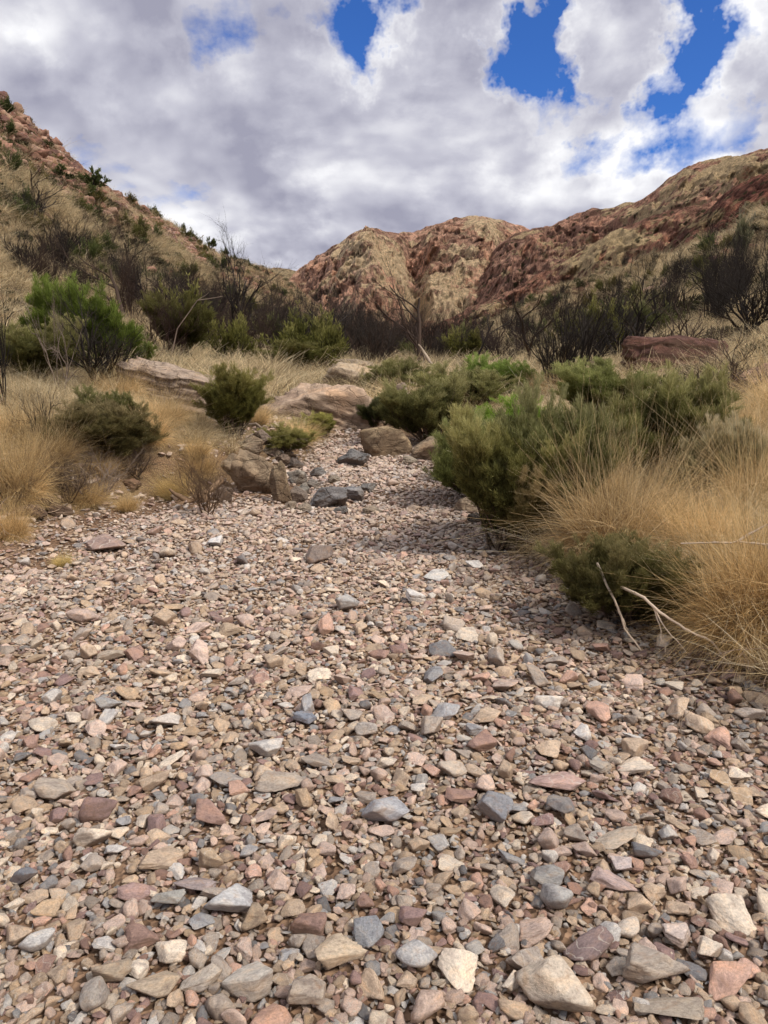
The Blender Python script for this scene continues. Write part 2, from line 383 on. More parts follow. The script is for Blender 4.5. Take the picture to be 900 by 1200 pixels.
def blocks(u, v, seed):
    """random value of the nearest cell: broken, angular rock steps"""
    iu, iv = np.floor(u).astype(np.int64), np.floor(v).astype(np.int64); best = np.full(u.shape, 9.0); val = np.zeros(u.shape); sec = np.full(u.shape, 9.0)
    for a in (-1, 0, 1):
        for b in (-1, 0, 1):
            cu = iu + a + .5 + .45 * _h(iu + a, iv + b, iu * 0, seed); cv = iv + b + .5 + .45 * _h(iu + a, iv + b, iu * 0, seed + 1)
            d = np.hypot(u - cu, v - cv); m = d < best
            sec = np.where(m, best, np.minimum(sec, d)); val = np.where(m, _h(iu + a, iv + b, iu * 0, seed + 2), val); best = np.where(m, d, best)
    return val, sec - best
def mountain(name, crest, foot, mat, seed, amp=30, freq=.012, back=.5, nu=420, nv=170, power=.85, jag=4.0, spurs=()):
    cr = np.array([at(px, py, Y) for px, py, Y in crest]); px = np.array([c[0] for c in crest], float)
    u = np.linspace(px[0], px[-1], nu)
    cx, cy, cz = [np.interp(u, px, cr[:, k]) for k in range(3)]
    k = np.ones(5) / 5
    fpx = [f[0] for f in foot]
    ft = np.array([at(f[0], f[1], f[2]) for f in foot]); fx, fy, fz = [np.interp(u, fpx, ft[:, k_]) for k_ in range(3)]
    v = np.linspace(0, 1 + back, nv)
    U, Vv = np.meshgrid(np.arange(nu), v, indexing='ij')
    t = np.minimum(Vv, 1)
    X = fx[:, None] + (cx - fx)[:, None] * t; Y = fy[:, None] + (cy - fy)[:, None] * t
    Z = fz[:, None] + (cz - fz)[:, None] * t ** power
    over = np.maximum(0, Vv - 1); span = (cy - fy)[:, None]
    Y = Y + over * span; Z = Z - over * (cz - fz)[:, None] * 1.1 - over ** .5 * 0
    env = sstep(0, .15, t) * (1 - sstep(.75, 1.0, t) * .8)
    # gullies that run down the slope: noise stretched along the fall line
    wx = X + 30 * fbm(X * freq * .8, Y * freq * .8, 0, 2, seed + 3)
    g = ridged(wx * freq, t * .9 + 0 * wx, 0, 5, seed) - .45
    g2 = ridged(X * freq * 3.1, Y * freq * 2.2, Z * freq * 2.2, 4, seed + 9) - .45
    for (sp, width, hgt) in spurs:
        c = np.interp(sp, px, cr[:, 0]); 
        uu = (u[:, None] - sp + 26 * (1 - t) * 0) / width
        g = g + hgt * np.exp(-uu ** 2)
    Y = Y - env * amp * g * 1.2 - env * amp * .35 * g2
    env2 = env * (1 - sstep(.6, .95, t)); Z = Z + env2 * amp * .30 * g + env * amp * .16 * g2
    Z = Z + jag * (.25 + .75 * env) * fbm(X * .05, Y * .05, Z * .05, 5, seed + 5)
    fz_ = fbm(X * .11, Y * .11, Z * .07, 4, seed + 40) * amp * .085; Y = Y - env * fz_ * 1.6; Z = Z + (.35 + .65 * env) * fz_ * .7
    # ledges
    crag = np.clip(.5 + .55 * ridged(X * freq * 1.7, Y * freq * 1.2, Z * freq * 2.5, 3, seed + 21) - .42, 0, 1)
    led = np.sin(Z * .42 + 2.5 * fbm(X * .02, Y * .02, 0, 3, seed + 8)) * crag
    Y = Y - env * led * jag * .9
    wq = .8 * fbm(X * .03, Y * .03, 0, 3, seed + 61); L0 = 130.0 * freq / .013 ** 0 * 0 + .30 / freq
    b1, e1 = blocks(X / L0 + wq, Z / L0 * .8 + Y / L0 * .25 + wq, seed + 70); b2, e2 = blocks(X / L0 * 2.7 + wq * 2, Z / L0 * 2.2 + Y / L0 * .6, seed + 75)
    b3, e3 = blocks(X / L0 * 6.5 + wq * 3, Z / L0 * 5 + Y / L0 * 1.5, seed + 79)
    m_ = sstep(.12, .42, crag) * (.15 + .85 * env)
    Y = Y - m_ * L0 * (.16 * b1 + .12 * b2 + .07 * b3) + m_ * L0 * .12 * (sstep(.12, 0, e1) + .7 * sstep(.12, 0, e2))
    Z = Z + m_ * L0 * (.06 * b1 + .05 * b2 + .04 * b3)
    tone = .5 + .25 * b1 + .18 * b2 + .12 * b3
    crag = crag * .6 + .5 * sstep(.1, -.5, g) * .6 + .12
    V = np.stack([X, Y, Z], -1).reshape(-1, 3)
    idx = np.arange(nu * nv).reshape(nu, nv)
    q = np.stack([idx[:-1, :-1], idx[1:, :-1], idx[1:, 1:], idx[:-1, 1:]], -1).reshape(-1, 4)
    link(name, mesh(name, V, q, [mat], attrs={'crag': crag.ravel(), 'tone': tone.ravel()}, smooth=False), kind='structure')

M_far = hill_mat('far_mountain_rock', grass=(.78, .58, .36), rock=(.60, .36, .255), dark=(.18, .085, .06), gbias=-.11, scale=1.0)
M_ridge = hill_mat('ridge_rock', grass=(.62, .46, .27), rock=(.44, .25, .18), dark=(.13, .062, .048), gbias=-.11, scale=1.3, scrub=.8)
M_red = hill_mat('red_hill_rock', grass=(.36, .26, .14), rock=(.27, .12, .085), dark=(.07, .03, .025), gbias=-.08, scale=3.0, scrub=.9)
M_spur = hill_mat('spur_rock', grass=(.62, .46, .26), rock=(.38, .20, .14), gbias=-.09, scale=2.0, scrub=.8)
mountain('far_hill', [(250,330,1500),(300,318,1500),(325,312,1500),(345,316,1500),(380,330,1500),(450,340,1500)],
         [(250,380,1100),(450,380,1100)], hill_mat('pale_hill_rock', grass=(.45, .34, .2), gbias=.25, scale=.6), 91, amp=25, nu=120, nv=60)
mountain('central_mountain', [(300,372,620),(325,338,640),(343,320,660),(370,299,680),(400,282,690),(418,271,690),(436,268,690),(455,272,700),(475,274,720),(500,264,740),(525,257,750),(550,253,760),(575,254,765),(600,260,770),(625,268,775),(660,262,790),(720,262,800)],
         [(300,420,420),(430,438,400),(500,440,400),(560,438,430),(640,440,470),(720,440,520)], M_far, 31, amp=30, freq=.013, nu=640, nv=280, jag=4.5, spurs=((436, 30, .9), (488, 13, -.9), (560, 30, .4)))
mountain('right_ridge', [(510,392,560),(545,345,560),(572,303,560),(590,282,560),(605,272,560),(625,266,560),(650,260,560),(680,248,560),(700,243,555),(720,243,550),(745,236,540),(765,226,530),(780,214,520),(800,199,510),(820,190,500),(850,182,490),(875,177,480),(900,173,470),(960,160,450),(1060,150,430)],
         [(510,425,330),(600,420,300),(700,430,290),(800,430,280),(1060,430,260)], M_ridge, 57, amp=30, freq=.018, nu=560, nv=240, jag=6)
mountain('lower_spur', [(470,420,300),(495,395,305),(520,374,310),(545,360,315),(570,352,318),(600,338,320),(630,322,320),(660,305,318),(690,288,312),(715,270,305),(740,262,300),(770,252,292),(800,243,285),(840,236,275),(900,226,265),(1000,215,250)],
         [(470,445,200),(600,440,190),(1000,440,170)], M_spur, 73, amp=17, freq=.034, nu=560, nv=180, jag=4)
mountain('red_hill', [(640,372,185),(680,345,190),(715,322,192),(745,306,190),(775,292,188),(805,262,184),(830,244,180),(850,226,176),(870,212,172),(900,198,166),(960,176,156),(1060,150,145)],
         [(640,425,130),(760,425,118),(1060,425,100)], M_red, 83, amp=9, freq=.05, nu=460, nv=160, jag=2.2)

# ------------------------------------------------------------------ rocks
import bmesh
_ico = {}
def ico(level):
    if level not in _ico:
        bm = bmesh.new(); bmesh.ops.create_icosphere(bm, subdivisions=level, radius=1)
        V = np.array([v.co[:] for v in bm.verts]); Fc = np.array([[v.index for v in f.verts] for f in bm.faces]); bm.free(); _ico[level] = (V, Fc)
    return _ico[level]
def rock_shape(rs, level=4, planes=11, k=26, dmin=.62, rough=.02, strata=0, boxy=False):
    D, Fc = ico(level)
    i = np.arange(planes) + .5; ph = np.arccos(1 - 2 * i / planes); th = math.pi * (1 + 5 ** .5) * i + rs.random() * 6
    N = np.stack([np.cos(th) * np.sin(ph), np.sin(th) * np.sin(ph), np.cos(ph)], 1) + rs.normal(size=(planes, 3)) * .33
    N /= np.linalg.norm(N, axis=1)[:, None]; dist = rs.uniform(dmin, 1.0, planes)
    if boxy:
        N = np.array([(1,0,.1),(-1,.1,0),(0,1,.05),(0,-1,.12),(.08,0,1),(0,0,-1),(.7,.7,.1),(-.7,-.6,.2),(.8,-.6,.1)], float) + rs.normal(size=(9, 3)) * .07
        N /= np.linalg.norm(N, axis=1)[:, None]; dist = np.array([.95, 1, .8, .85, .62, .7, 1.12, 1.1, 1.15])
    dt = np.maximum(D @ N.T, .02) / dist[None]
    r = (dt ** k).sum(1) ** (-1 / k); r = np.minimum(r, 1.75)
    V = D * r[:, None]
    s = rs.random() * 50
    V = V * (1 + rough * 2.5 * fbm(V[:, 0] * 1.6 + s, V[:, 1] * 1.6, V[:, 2] * 1.6, 3, 3) + rough * fbm(V[:, 0] * 7 + s, V[:, 1] * 7, V[:, 2] * 7, 3, 7))[:, None]
    if strata:
        f = V[:, 2] * 5 + .8 * noise(V[:, 0] * 2 + s, V[:, 1] * 2, 0, 4)
        step = noise(f * 2.0, s + 0 * f, 0, 9) + .6 * np.sign(np.sin(f * 4.4)) * .5
        V[:, :2] *= (1 + strata * step)[:, None]
        V[:, 2] += .03 * noise(V[:, 0] * 4, V[:, 1] * 4, s, 2)
    lo, hi = V.min(0), V.max(0)
    return (V - (lo + hi) / 2) / (hi - lo), Fc            # unit bounding box
STONES = []
for i in range(36):
    rs = np.random.default_rng(100 + i)
    V, Fc = rock_shape(rs, 4, planes=int(rs.integers(8, 15)), k=float(rs.choice([36, 60, 90])), rough=.024, strata=float(rs.choice([0, .025, .05])), dmin=.5)
    STONES.append(mesh('stone_shape', V, Fc, [M_stone], smooth=True))
ROUND = []
for i in range(4):
    rs = np.random.default_rng(300 + i); V, Fc = rock_shape(rs, 4, planes=16, k=9, dmin=.8, rough=.02)
    ROUND.append(mesh('stone_shape', V, Fc, [M_stone], smooth=True))
GPROTO = []
for i in range(30):
    rs = np.random.default_rng(500 + i)
    V, Fc = rock_shape(rs, 3, planes=int(rs.integers(8, 14)), k=float(rs.choice([30, 50, 80])), rough=.024, dmin=.5)
    GPROTO.append(mesh('gravel_piece', V, Fc, [M_gravel], smooth=True))

PAL = [  # colour word, linear colour, weight
    ('tan', (.47, .35, .245), 22), ('pinkish tan', (.52, .385, .315), 22), ('cream', (.62, .52, .41), 12), ('ochre brown', (.42, .30, .19), 6),
    ('reddish brown', (.31, .19, .15), 9), ('maroon', (.28, .18, .165), 5), ('blue-grey', (.30, .295, .30), 5), ('pale grey', (.50, .47, .44), 8),
    ('grey-brown', (.36, .30, .25), 16), ('dark slate', (.18, .175, .18), 2.5), ('salmon', (.52, .32, .24), 4)]
PW = np.array([p[2] for p in PAL], float); PW /= PW.sum(); PC = np.minimum(np.array([p[1] for p in PAL]) * 1.12, .8)

# ---- named stones read off the photograph: px, py, w, h, colour, label, shape (r = rounded), tall factor
LAND = [
 (648,1160,74,78,(.54,.42,.28),'large cream boulder with ochre stains at the bottom edge of the gravel','big cream boulder','a',.7),
 (768,1136,84,46,(.33,.26,.19),'large grey-tan pyramid shaped stone with one sharp ridge','pyramid stone','a',.75),
 (785,1183,82,30,(.34,.26,.17),'long flat brown slab of stone lying under the pyramid shaped stone','long brown slab','a',.35),
 (290,1152,68,46,(.47,.41,.33),'pale grey wedge shaped stone with a sharp flat top','pale wedge stone','a',.55),
 (360,1165,50,42,(.36,.27,.18),'tan-brown blocky stone beside the pale wedge shaped stone','tan-brown block','a',.6),
 (400,1122,64,44,(.52,.37,.20),'ochre and cream block with crusty pale side above the tan-brown block','ochre cream block','a',.6),
 (428,1094,38,38,(.21,.23,.26),'blue-grey speckled stone directly above the ochre and cream block','blue-grey speckled stone','a',.6),
 (270,1060,58,42,(.42,.42,.42),'light grey stone with pale crust, widest in the middle of its patch','light grey crusty stone','a',.6),
 (301,1079,34,32,(.40,.26,.12),'ochre square block touching the light grey crusty stone','ochre square block','a',.8),
 (488,1123,46,40,(.42,.41,.40),'smooth rounded light grey cobble right of the ochre and cream block','rounded grey cobble','r',.7),
 (652,1057,38,35,(.34,.33,.31),'faceted mid grey cobble in bare soil above the big cream boulder','faceted grey cobble','r',.8),
 (735,1091,37,26,(.55,.44,.33),'round flat cream cobble above the pyramid shaped stone','round cream cobble','r',.5),
 (796,1101,40,32,(.53,.40,.33),'pinkish cream angular stone above and right of the pyramid shaped stone','pinkish cream stone','a',.6),
 (690,1114,62,32,(.19,.105,.10),'purple-maroon rough stone between the big cream boulder and the pyramid stone','purple-maroon stone','a',.5),
 (580,948,46,42,(.19,.205,.24),'dark blue-grey stone split by a white vein','white-veined blue stone','a',.8),
 (451,950,56,40,(.30,.31,.34),'long blue-grey stone with pale lower edge, left of the white-veined one','long blue-grey stone','a',.6),
 (652,916,70,32,(.44,.24,.19),'wide salmon pink slab of stone','salmon pink slab','a',.4),
 (656,949,34,26,(.17,.155,.15),'dark grey-brown stone just below the salmon pink slab','dark grey-brown stone','a',.6),
 (723,985,60,26,(.43,.33,.22),'long flat tan slab with a crack across it','cracked tan slab','a',.35),
 (757,1001,33,25,(.10,.11,.13),'small dark slate stone just below the cracked tan slab','dark slate stone','a',.6),
 (731,1014,33,30,(.56,.43,.39),'whitish pink stone under the cracked tan slab','whitish pink stone','a',.6),
 (722,1036,56,25,(.42,.27,.24),'pink stone with cream streaks under the whitish pink stone','streaked pink stone','a',.45),
 (640,1030,42,32,(.26,.25,.23),'grey-brown stone resting above the faceted grey cobble','grey-brown stone','a',.6),
 (328,919,58,28,(.38,.29,.20),'flat tan slab of stone tilted up on smaller gravel','flat tan slab','a',.4),
 (265,916,38,22,(.30,.25,.21),'grey-brown flat stone left of the flat tan slab','flat grey-brown stone','a',.5),
 (62,929,50,28,(.38,.29,.20),'tan angular stone near the left edge of the gravel','left tan stone','a',.55),
 (27,1029,32,24,(.12,.14,.18),'dark blue stone at the left edge of the gravel','dark blue stone','a',.6),
 (161,1048,45,26,(.35,.18,.15),'maroon pink flat stone left of the grey-green stone','maroon pink stone','a',.5),
 (229,1036,50,28,(.30,.22,.21),'purple-grey flat stone carrying the upright ochre cube','purple-grey flat stone','a',.4),
 (198,1055,38,27,(.30,.29,.25),'grey-green stone between the maroon pink stone and the light grey one','grey-green stone','a',.6),
 (249,1012,30,30,(.42,.27,.12),'ochre cube shaped stone standing upright on a flat stone','upright ochre cube','a',1.0),
 (43,1107,38,28,(.47,.45,.42),'pale grey smooth stone low at the left edge','pale grey smooth stone','r',.6),
 (111,1166,32,46,(.30,.25,.20),'brown-grey oval stone standing on end near the bottom left','brown-grey oval stone','r',.9),
 (180,1156,62,36,(.41,.29,.16),'long ochre-tan stone tilted beside the brown-grey oval stone','long ochre-tan stone','a',.45),
 (235,1150,50,28,(.42,.34,.25),'flat tan-cream stone just left of the pale wedge shaped stone','flat tan-cream stone','a',.45),
 (132,1139,46,36,(.35,.25,.14),'brown rough stone above the brown-grey oval stone','brown rough stone','a',.6),
 (374,650,36,28,(.15,.10,.075),'dark brown pointed rock standing out of the middle gravel','dark pointed rock','a',1.0),
 (126,638,48,22,(.27,.15,.11),'reddish-brown rock lying at the left margin of the gravel','reddish-brown margin rock','a',.6),
 (252,636,17,17,(.60,.58,.56),'small almost white square stone in the upper gravel','small white square stone','a',.8),
 (642,823,34,22,(.66,.60,.51),'bright cream-white stone right of the middle of the gravel','bright white stone','a',.6),
 (357,843,27,20,(.13,.17,.24),'vivid blue-grey small stone in the middle gravel','vivid blue stone','a',.6),
 (407,711,30,22,(.33,.32,.30),'grey blocky stone below the dark pointed rock','grey block','a',.8),
 (511,676,30,14,(.52,.50,.46),'pale flat stone right of the dark pointed rock','pale flat stone','a',.5),
 (194,846,36,20,(.52,.44,.36),'cream flat stone in the left middle gravel','cream flat stone','a',.5),
 (270,741,28,16,(.41,.27,.13),'ochre stone in the upper left gravel','ochre upper stone','a',.6),
 (130,768,34,18,(.40,.30,.19),'tan long stone on the left of the upper gravel','tan long stone','a',.5),
 (125,827,32,18,(.29,.29,.28),'grey tapering stone left of the cream flat stone','grey tapering stone','a',.6),
 (430,858,26,22,(.40,.34,.28),'beige block right of the vivid blue stone','beige block','a',.7),
 (705,902,30,18,(.33,.27,.20),'grey-tan flat stone right of the salmon pink slab','grey-tan flat stone','a',.5),
 (530,905,34,22,(.48,.37,.26),'warm cream stone above the long blue-grey stone','warm cream stone','a',.55),
]
IND = []          # every individual stone: dict(p, half sizes, colour word, label)
placed = []       # x, y, r of what already lies there
stone_group = 'loose stones of the dry creek bed'
def put_stone(px, py, w, h, col, label, short, kind, tall, i):
    p = on(px, py + h * .30); dep = depth_of(p); W = w * dep / F; H = h * dep / F
    ang = math.atan2(CAMZ - p[2], p[1]); c = tall * min(W, H * 1.3) * .9
    b = np.clip((H - c * math.cos(ang) * .8) / math.sin(ang), .45 * W, 1.25 * W)
    me = (ROUND if kind == 'r' else STONES)[i % (4 if kind == 'r' else 36)]
    o = bpy.data.objects.new('stone', me); C.objects.link(o)
    z = p[2] + c * .5 - c * .12 + .012
    o.location = (p[0], p[1] + b * .05, z); o.scale = (W * 1.02, b, c)
    r = np.random.default_rng(i); o.rotation_euler = (r.normal() * .12, r.normal() * .12, r.normal() * .25)
    col = [v * .66 + .34 * sum(col) / 3 + .07 + (.012, .004, 0)[q_] for q_, v in enumerate(col)]; o.color = tuple(col) + (1,); tag(o, label, 'stone', stone_group)
    placed.append((p[0], p[1], .5 * math.sqrt(W * b) * .9))
    if short == 'dark pointed rock':
        V_, F_ = rock_shape(np.random.default_rng(4), 5, planes=7, k=50, dmin=.5, rough=.04); o.data = mesh('stone_shape', V_, F_, [M_stone], smooth=True)
        o.rotation_euler = (.1, -.75, .3); o.scale = (W * .95, W * .8, W * .75); o.location.z = p[2] + W * .26
    IND.append(dict(px=px, py=py, short=short))
for i, L in enumerate(LAND): put_stone(*L[:5], L[5], L[6], L[7], L[8], i)
NLAND = len(LAND)

# ---- dart throwing for the loose stones
cell = .12
grid = {}
def gadd(x, y, r): grid.setdefault((int(x // cell), int(y // cell)), []).append((x, y, r))
def free(x, y, r, k):
    m = int((r + .10) // cell) + 1; i, j = int(x // cell), int(y // cell)
    for a in range(i - m, i + m + 1):
        for b in range(j - m, j + m + 1):
            for (X, Y, q) in grid.get((a, b), ()):
                if (X - x) ** 2 + (Y - y) ** 2 < (k * (q + r)) ** 2: return False
    return True
for p in placed: gadd(*p)
def sample_bed(n, ymax, ymin=.9):
    y = ymin + (ymax - ymin) * rng.random(n) ** 1.25; x = rng.uniform(-4.6, 3.4, n)
    vis = np.abs(x) < (y + .8) * .60 + .35
    m = bedmask(x, y); strip = (x - np.interp(y, XL_Y, XL_X) < .75 + .25 * noise(x * 2, y * 2, 0, 66)) & (y > 5.0) & (y < 8.6) & (rng.random(n) < .72); vis = vis & ~strip; ok = vis & (m > rng.normal(0, .18, n) - .12)
    return x[ok], y[ok]
loose = []
for (n, ymax, smin, smax, k) in ((5200, 11.8, .085, .15, 1.05), (26000, 12.5, .052, .085, .84), (80000, 12.5, .03, .055, .66)):
    x, y = sample_bed(n, ymax); sz = smin + (smax - smin) * rng.random(len(x)) ** 2.0
    if smin > .08:
        keep = rng.random(len(x)) < .24 + .22 * (y < 4); x, y, sz = x[keep], y[keep], sz[keep]
    for X, Y, s in zip(x.tolist(), y.tolist(), sz.tolist()):
        if free(X, Y, s * .42, k): gadd(X, Y, s * .42); loose.append((X, Y, s, smin > .05))
loose = np.array([(a, b, c) for a, b, c, d in loose]); print('loose', len(loose), time.time() - T0)
# fine gravel underneath
x, y = sample_bed(120000, 8.0); fine = np.stack([x, y, rng.uniform(.012, .034, len(x))], 1)
fine = fine[rng.random(len(fine)) < np.clip(2.2 - fine[:, 1] * .25, .15, 1)]
lift = lambda P: height(P[:, 0], P[:, 1])
ang_size = loose[:, 2] / np.hypot(loose[:, 1], CAMZ)
inview = (np.abs(loose[:, 0] / (loose[:, 1] * .979 + .3)) < .50) & (loose[:, 1] > 1.5)
order = np.argsort(-ang_size * inview); NIND = 300 - NLAND
big, rest = loose[order[:NIND]], loose[order[NIND:]]

# individual stones with labels taken from their nearest named neighbour
pcols = rng.choice(len(PAL), len(big), p=PW); used_labels = {}
landpx = np.array([(d['px'], d['py']) for d in IND])
shapes = ['flat', 'blocky', 'angular', 'chunky']
ind_list = []
for i, (X, Y, s) in enumerate(big):
    r = np.random.default_rng(5000 + i); z = gz(X, Y)
    px, py = topix(np.array([X, Y, z])); q = landpx - (px, py); d = np.hypot(q[:, 0], q[:, 1] * 1.2); o1, o2 = np.argsort(d)[:2]
    flat = r.choice([.28, .4, .55, .75], p=[.3, .35, .25, .10]); el = r.uniform(.6, .95)
    shp = 'flat' if flat < .38 else 'blocky' if flat > .7 else ('long' if el < .7 else 'angular')
    def rel(j):
        dx, dy = px - landpx[j][0], py - landpx[j][1]
        return ('right of' if dx > 0 else 'left of') if abs(dx) > abs(dy) * 1.2 else ('below' if dy > 0 else 'above')
    base = f"{PAL[pcols[i]][0]} {shp} stone {rel(o1)} the {IND[o1]['short']}"
    if base in used_labels:
        o_ = o2 if rel(o1) != rel(o2) or True else o1
        base = f"{PAL[pcols[i]][0]} {shp} stone between the {IND[o1]['short']} and the {IND[o2]['short']}"
    n = 0; b0 = base
    mods = ['smaller', 'larger', 'tilted', 'half-buried', 'lighter', 'darker', 'rough', 'smooth']
    while base in used_labels and n < 8: base = mods[n] + ' ' + b0; n += 1
    used_labels[base] = 1
    rot = (r.normal() * .22, r.normal() * .22, r.uniform(0, 6.28)); k = 1.0
    if 'smooth' in base[:7]: me = ROUND[i % 4]
    else: me = STONES[i % 36]
    cc = (PC[pcols[i]] * .86 + PC[pcols[i]].mean() * .14) * r.uniform(.85, 1.18) * (1.15 if base.startswith('lighter') else .85 if base.startswith('darker') else 1)
    o = bpy.data.objects.new('stone', me); C.objects.link(o)
    o.location = (X, Y, z + s * flat * .36 + .006); o.scale = (s, s * el, s * flat); o.rotation_euler = rot
    o.color = (*[float(v) for v in cc], 1); tag(o, base, 'stone', stone_group)

def scatter(name, label, P, rot, scl, idx, protos, cols=None):
    """one object of kind stuff: instances of a few small shapes on points"""
    coll = bpy.data.collections.new(name + '_shapes')
    for me in protos: coll.objects.link(bpy.data.objects.new(name + '_shape', me))
    at_ = {'rot': rot, 'scl': scl}
    if cols is not None: at_['scol'] = cols
    me = mesh(name, P, np.zeros((0, 3), int), attrs=at_)
    a = me.attributes.new('idx', 'INT', 'POINT'); a.data.foreach_set('value', idx.astype(np.int32))
    o = link(name, me, kind='stuff'); o['label'] = label; o['category'] = name.replace('_', ' ')
    ng = bpy.data.node_groups.new(name, 'GeometryNodeTree')
    ng.interface.new_socket('Geometry', in_out='INPUT', socket_type='NodeSocketGeometry')
    ng.interface.new_socket('Geometry', in_out='OUTPUT', socket_type='NodeSocketGeometry')
    N, Lk = ng.nodes, ng.links
    gi, go = N.new('NodeGroupInput'), N.new('NodeGroupOutput')
    m2p = N.new('GeometryNodeMeshToPoints'); Lk.new(gi.outputs[0], m2p.inputs[0])
    ci = N.new('GeometryNodeCollectionInfo'); ci.inputs[0].default_value = coll; ci.inputs[1].default_value = True; ci.inputs[2].default_value = True
    ip = N.new('GeometryNodeInstanceOnPoints'); Lk.new(m2p.outputs[0], ip.inputs['Points']); Lk.new(ci.outputs[0], ip.inputs['Instance'])
    ip.inputs['Pick Instance'].default_value = True
    for nm, ty, sock in (('idx', 'INT', 'Instance Index'), ('rot', 'FLOAT_VECTOR', 'Rotation'), ('scl', 'FLOAT_VECTOR', 'Scale')):
        na = N.new('GeometryNodeInputNamedAttribute'); na.data_type = ty; na.inputs[0].default_value = nm
        if sock == 'Rotation':
            e = N.new('FunctionNodeEulerToRotation'); Lk.new(na.outputs[0], e.inputs[0]); Lk.new(e.outputs[0], ip.inputs[sock])
        else: Lk.new(na.outputs[0], ip.inputs[sock])
    Lk.new(ip.outputs[0], go.inputs[0])
    md = o.modifiers.new(name, 'NODES'); md.node_group = ng
    return o
def gravel(name, label, L, embed, tilt):
    n = len(L); fl = rng.choice([.25, .38, .52, .75], n, p=[.33, .33, .24, .10]); el = rng.uniform(.55, .95, n); s = L[:, 2]
    P = np.stack([L[:, 0], L[:, 1], lift(L) + s * fl * embed + rng.uniform(0, .006, n)], 1)
    rot = np.stack([rng.normal(0, tilt, n), rng.normal(0, tilt, n), rng.uniform(0, 6.28, n)], 1)
    c = PC[rng.choice(len(PAL), n, p=PW)] * rng.uniform(.72, 1.2, n)[:, None]
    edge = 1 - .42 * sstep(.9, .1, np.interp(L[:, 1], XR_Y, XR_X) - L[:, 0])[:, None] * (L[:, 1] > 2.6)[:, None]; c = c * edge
    red = sstep(3.0, 9, L[:, 1])[:, None]; c = c * (1 - red) + (c * .6 + np.array([.52, .42, .37]) * .4) * red; c = c * .86 + c.mean(1, keepdims=True) * .14; c = c * np.array([1.02, 1.0, .97])
    scatter(name, label, P, rot, np.stack([s, s * el, s * fl], 1), rng.integers(0, len(GPROTO), n), GPROTO, c)
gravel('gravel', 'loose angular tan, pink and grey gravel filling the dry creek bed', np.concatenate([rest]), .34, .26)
gravel('fine_gravel', 'fine brown and pink gravel between the larger stones', fine, .3, .35)
# stones strewn in the grass and on the far gully
x = rng.uniform(-14, 12, 70000); y = rng.uniform(2, 24, 70000); b = -bedmask(x, y)
m = (b > 0) & (rng.random(70000) < np.exp(-b * 1.1) * .95 + .03) & (np.abs(x) < y * .62 + .5)
gully = (np.hypot((x + 1.15) / 1.4, (y - 11.3) / 2.6) < 1) & (rng.random(70000) < 1)
x, y = x[m | gully], y[m | gully]
gravel('bank_gravel', 'scattered red-brown stones lying on the creek banks', np.stack([x, y, rng.uniform(.03, .11, len(x))], 1), .25, .3)
print('gravel done', time.time() - T0)

# ------------------------------------------------------------------ boulders and outcrops
def boulder(name, label, px, py, w, h, col, seed, dist=None, depth_r=.8, tilt=(0, 0), rotz=0, strata=0.0, planes=12, k=34, group='boulders in and beside the creek bed', cat='boulder', level=5, rough=.06, sink=.2, boxy=False):
    """px, py: middle of its foot; w, h: its size in photo pixels"""
    p = on(px, py) if dist is None else at(px, py, dist)
    d = depth_of(p); W, H = w * d / F, h * d / F
    rs = np.random.default_rng(seed); V, Fc = rock_shape(rs, level, planes, k, .6, rough, strata, boxy)
    o = link(name, mesh(name, V, Fc, [M_boulder], smooth=True))
    Hh = H * (1 + sink); o.location = (p[0], p[1] + W * depth_r * .3, p[2] + Hh * (.5 - sink * .85)); o.scale = (W, W * depth_r, Hh)
    o.rotation_euler = (tilt[0], tilt[1], rotz); o.color = (*col, 1); tag(o, label, cat, group)
    return o
TAN, PINK, BG = (.42, .30, .20), (.40, .27, .20), (.15, .155, .17)
boulder('boulder', 'large pale pinkish sloping slab boulder above the gully', 386, 502, 165, 62, (.50, .37, .27), 1, depth_r=.65, tilt=(.16, .30), strata=.02, planes=9, k=40, rough=.06)
boulder('boulder', 'cream slab boulder behind the large sloping slab', 428, 464, 120, 34, (.46, .36, .25), 2, depth_r=.6, tilt=(.1, .14), strata=.02, k=36, rough=.06)
boulder('boulder', 'small pale block in the grass behind the slabs', 402, 442, 84, 22, (.40, .32, .24), 3, depth_r=.6, tilt=(0, -.06), strata=.02, k=36, rough=.06)
boulder('boulder', 'rounded tan boulder at the top of the gravel', 453, 535, 62, 36, (.36, .27, .17), 4, depth_r=.8, k=8, planes=14, sink=.15)
boulder('boulder', 'low tan boulder half buried beside the olive bushes', 512, 540, 62, 28, (.37, .28, .19), 5, depth_r=.9, k=9, tilt=(0, -.25))
boulder('boulder', 'dark blue-grey slanted slab under the rounded tan boulder', 414, 547, 42, 20, (.22, .21, .205), 6, depth_r=.5, tilt=(0, -.3), strata=.08)
boulder('boulder', 'pale upright rock in the shrubs right of the slabs', 468, 492, 26, 44, (.42, .33, .25), 7, depth_r=.7, tilt=(0, .25))
boulder('boulder', 'small brown rock half hidden in grass right of the slabs', 551, 505, 30, 18, (.27, .19, .14), 8, depth_r=.8)
boulder('boulder', 'large tan rock with a flat face left of the upright one', 298, 580, 56, 52, (.36, .27, .18), 9, depth_r=.7, k=20)
boulder('boulder', 'upright tan rock leaning against the large flat-faced rock', 328, 590, 26, 50, (.27, .21, .14), 10, depth_r=.8, tilt=(0, -.08))
boulder('boulder', 'brown rock behind the root tangle', 274, 562, 34, 30, (.33, .25, .17), 11, depth_r=.8)
boulder('boulder', 'grey-brown rock at the foot of the dark round bush', 292, 532, 34, 22, (.28, .22, .16), 12, depth_r=.8)
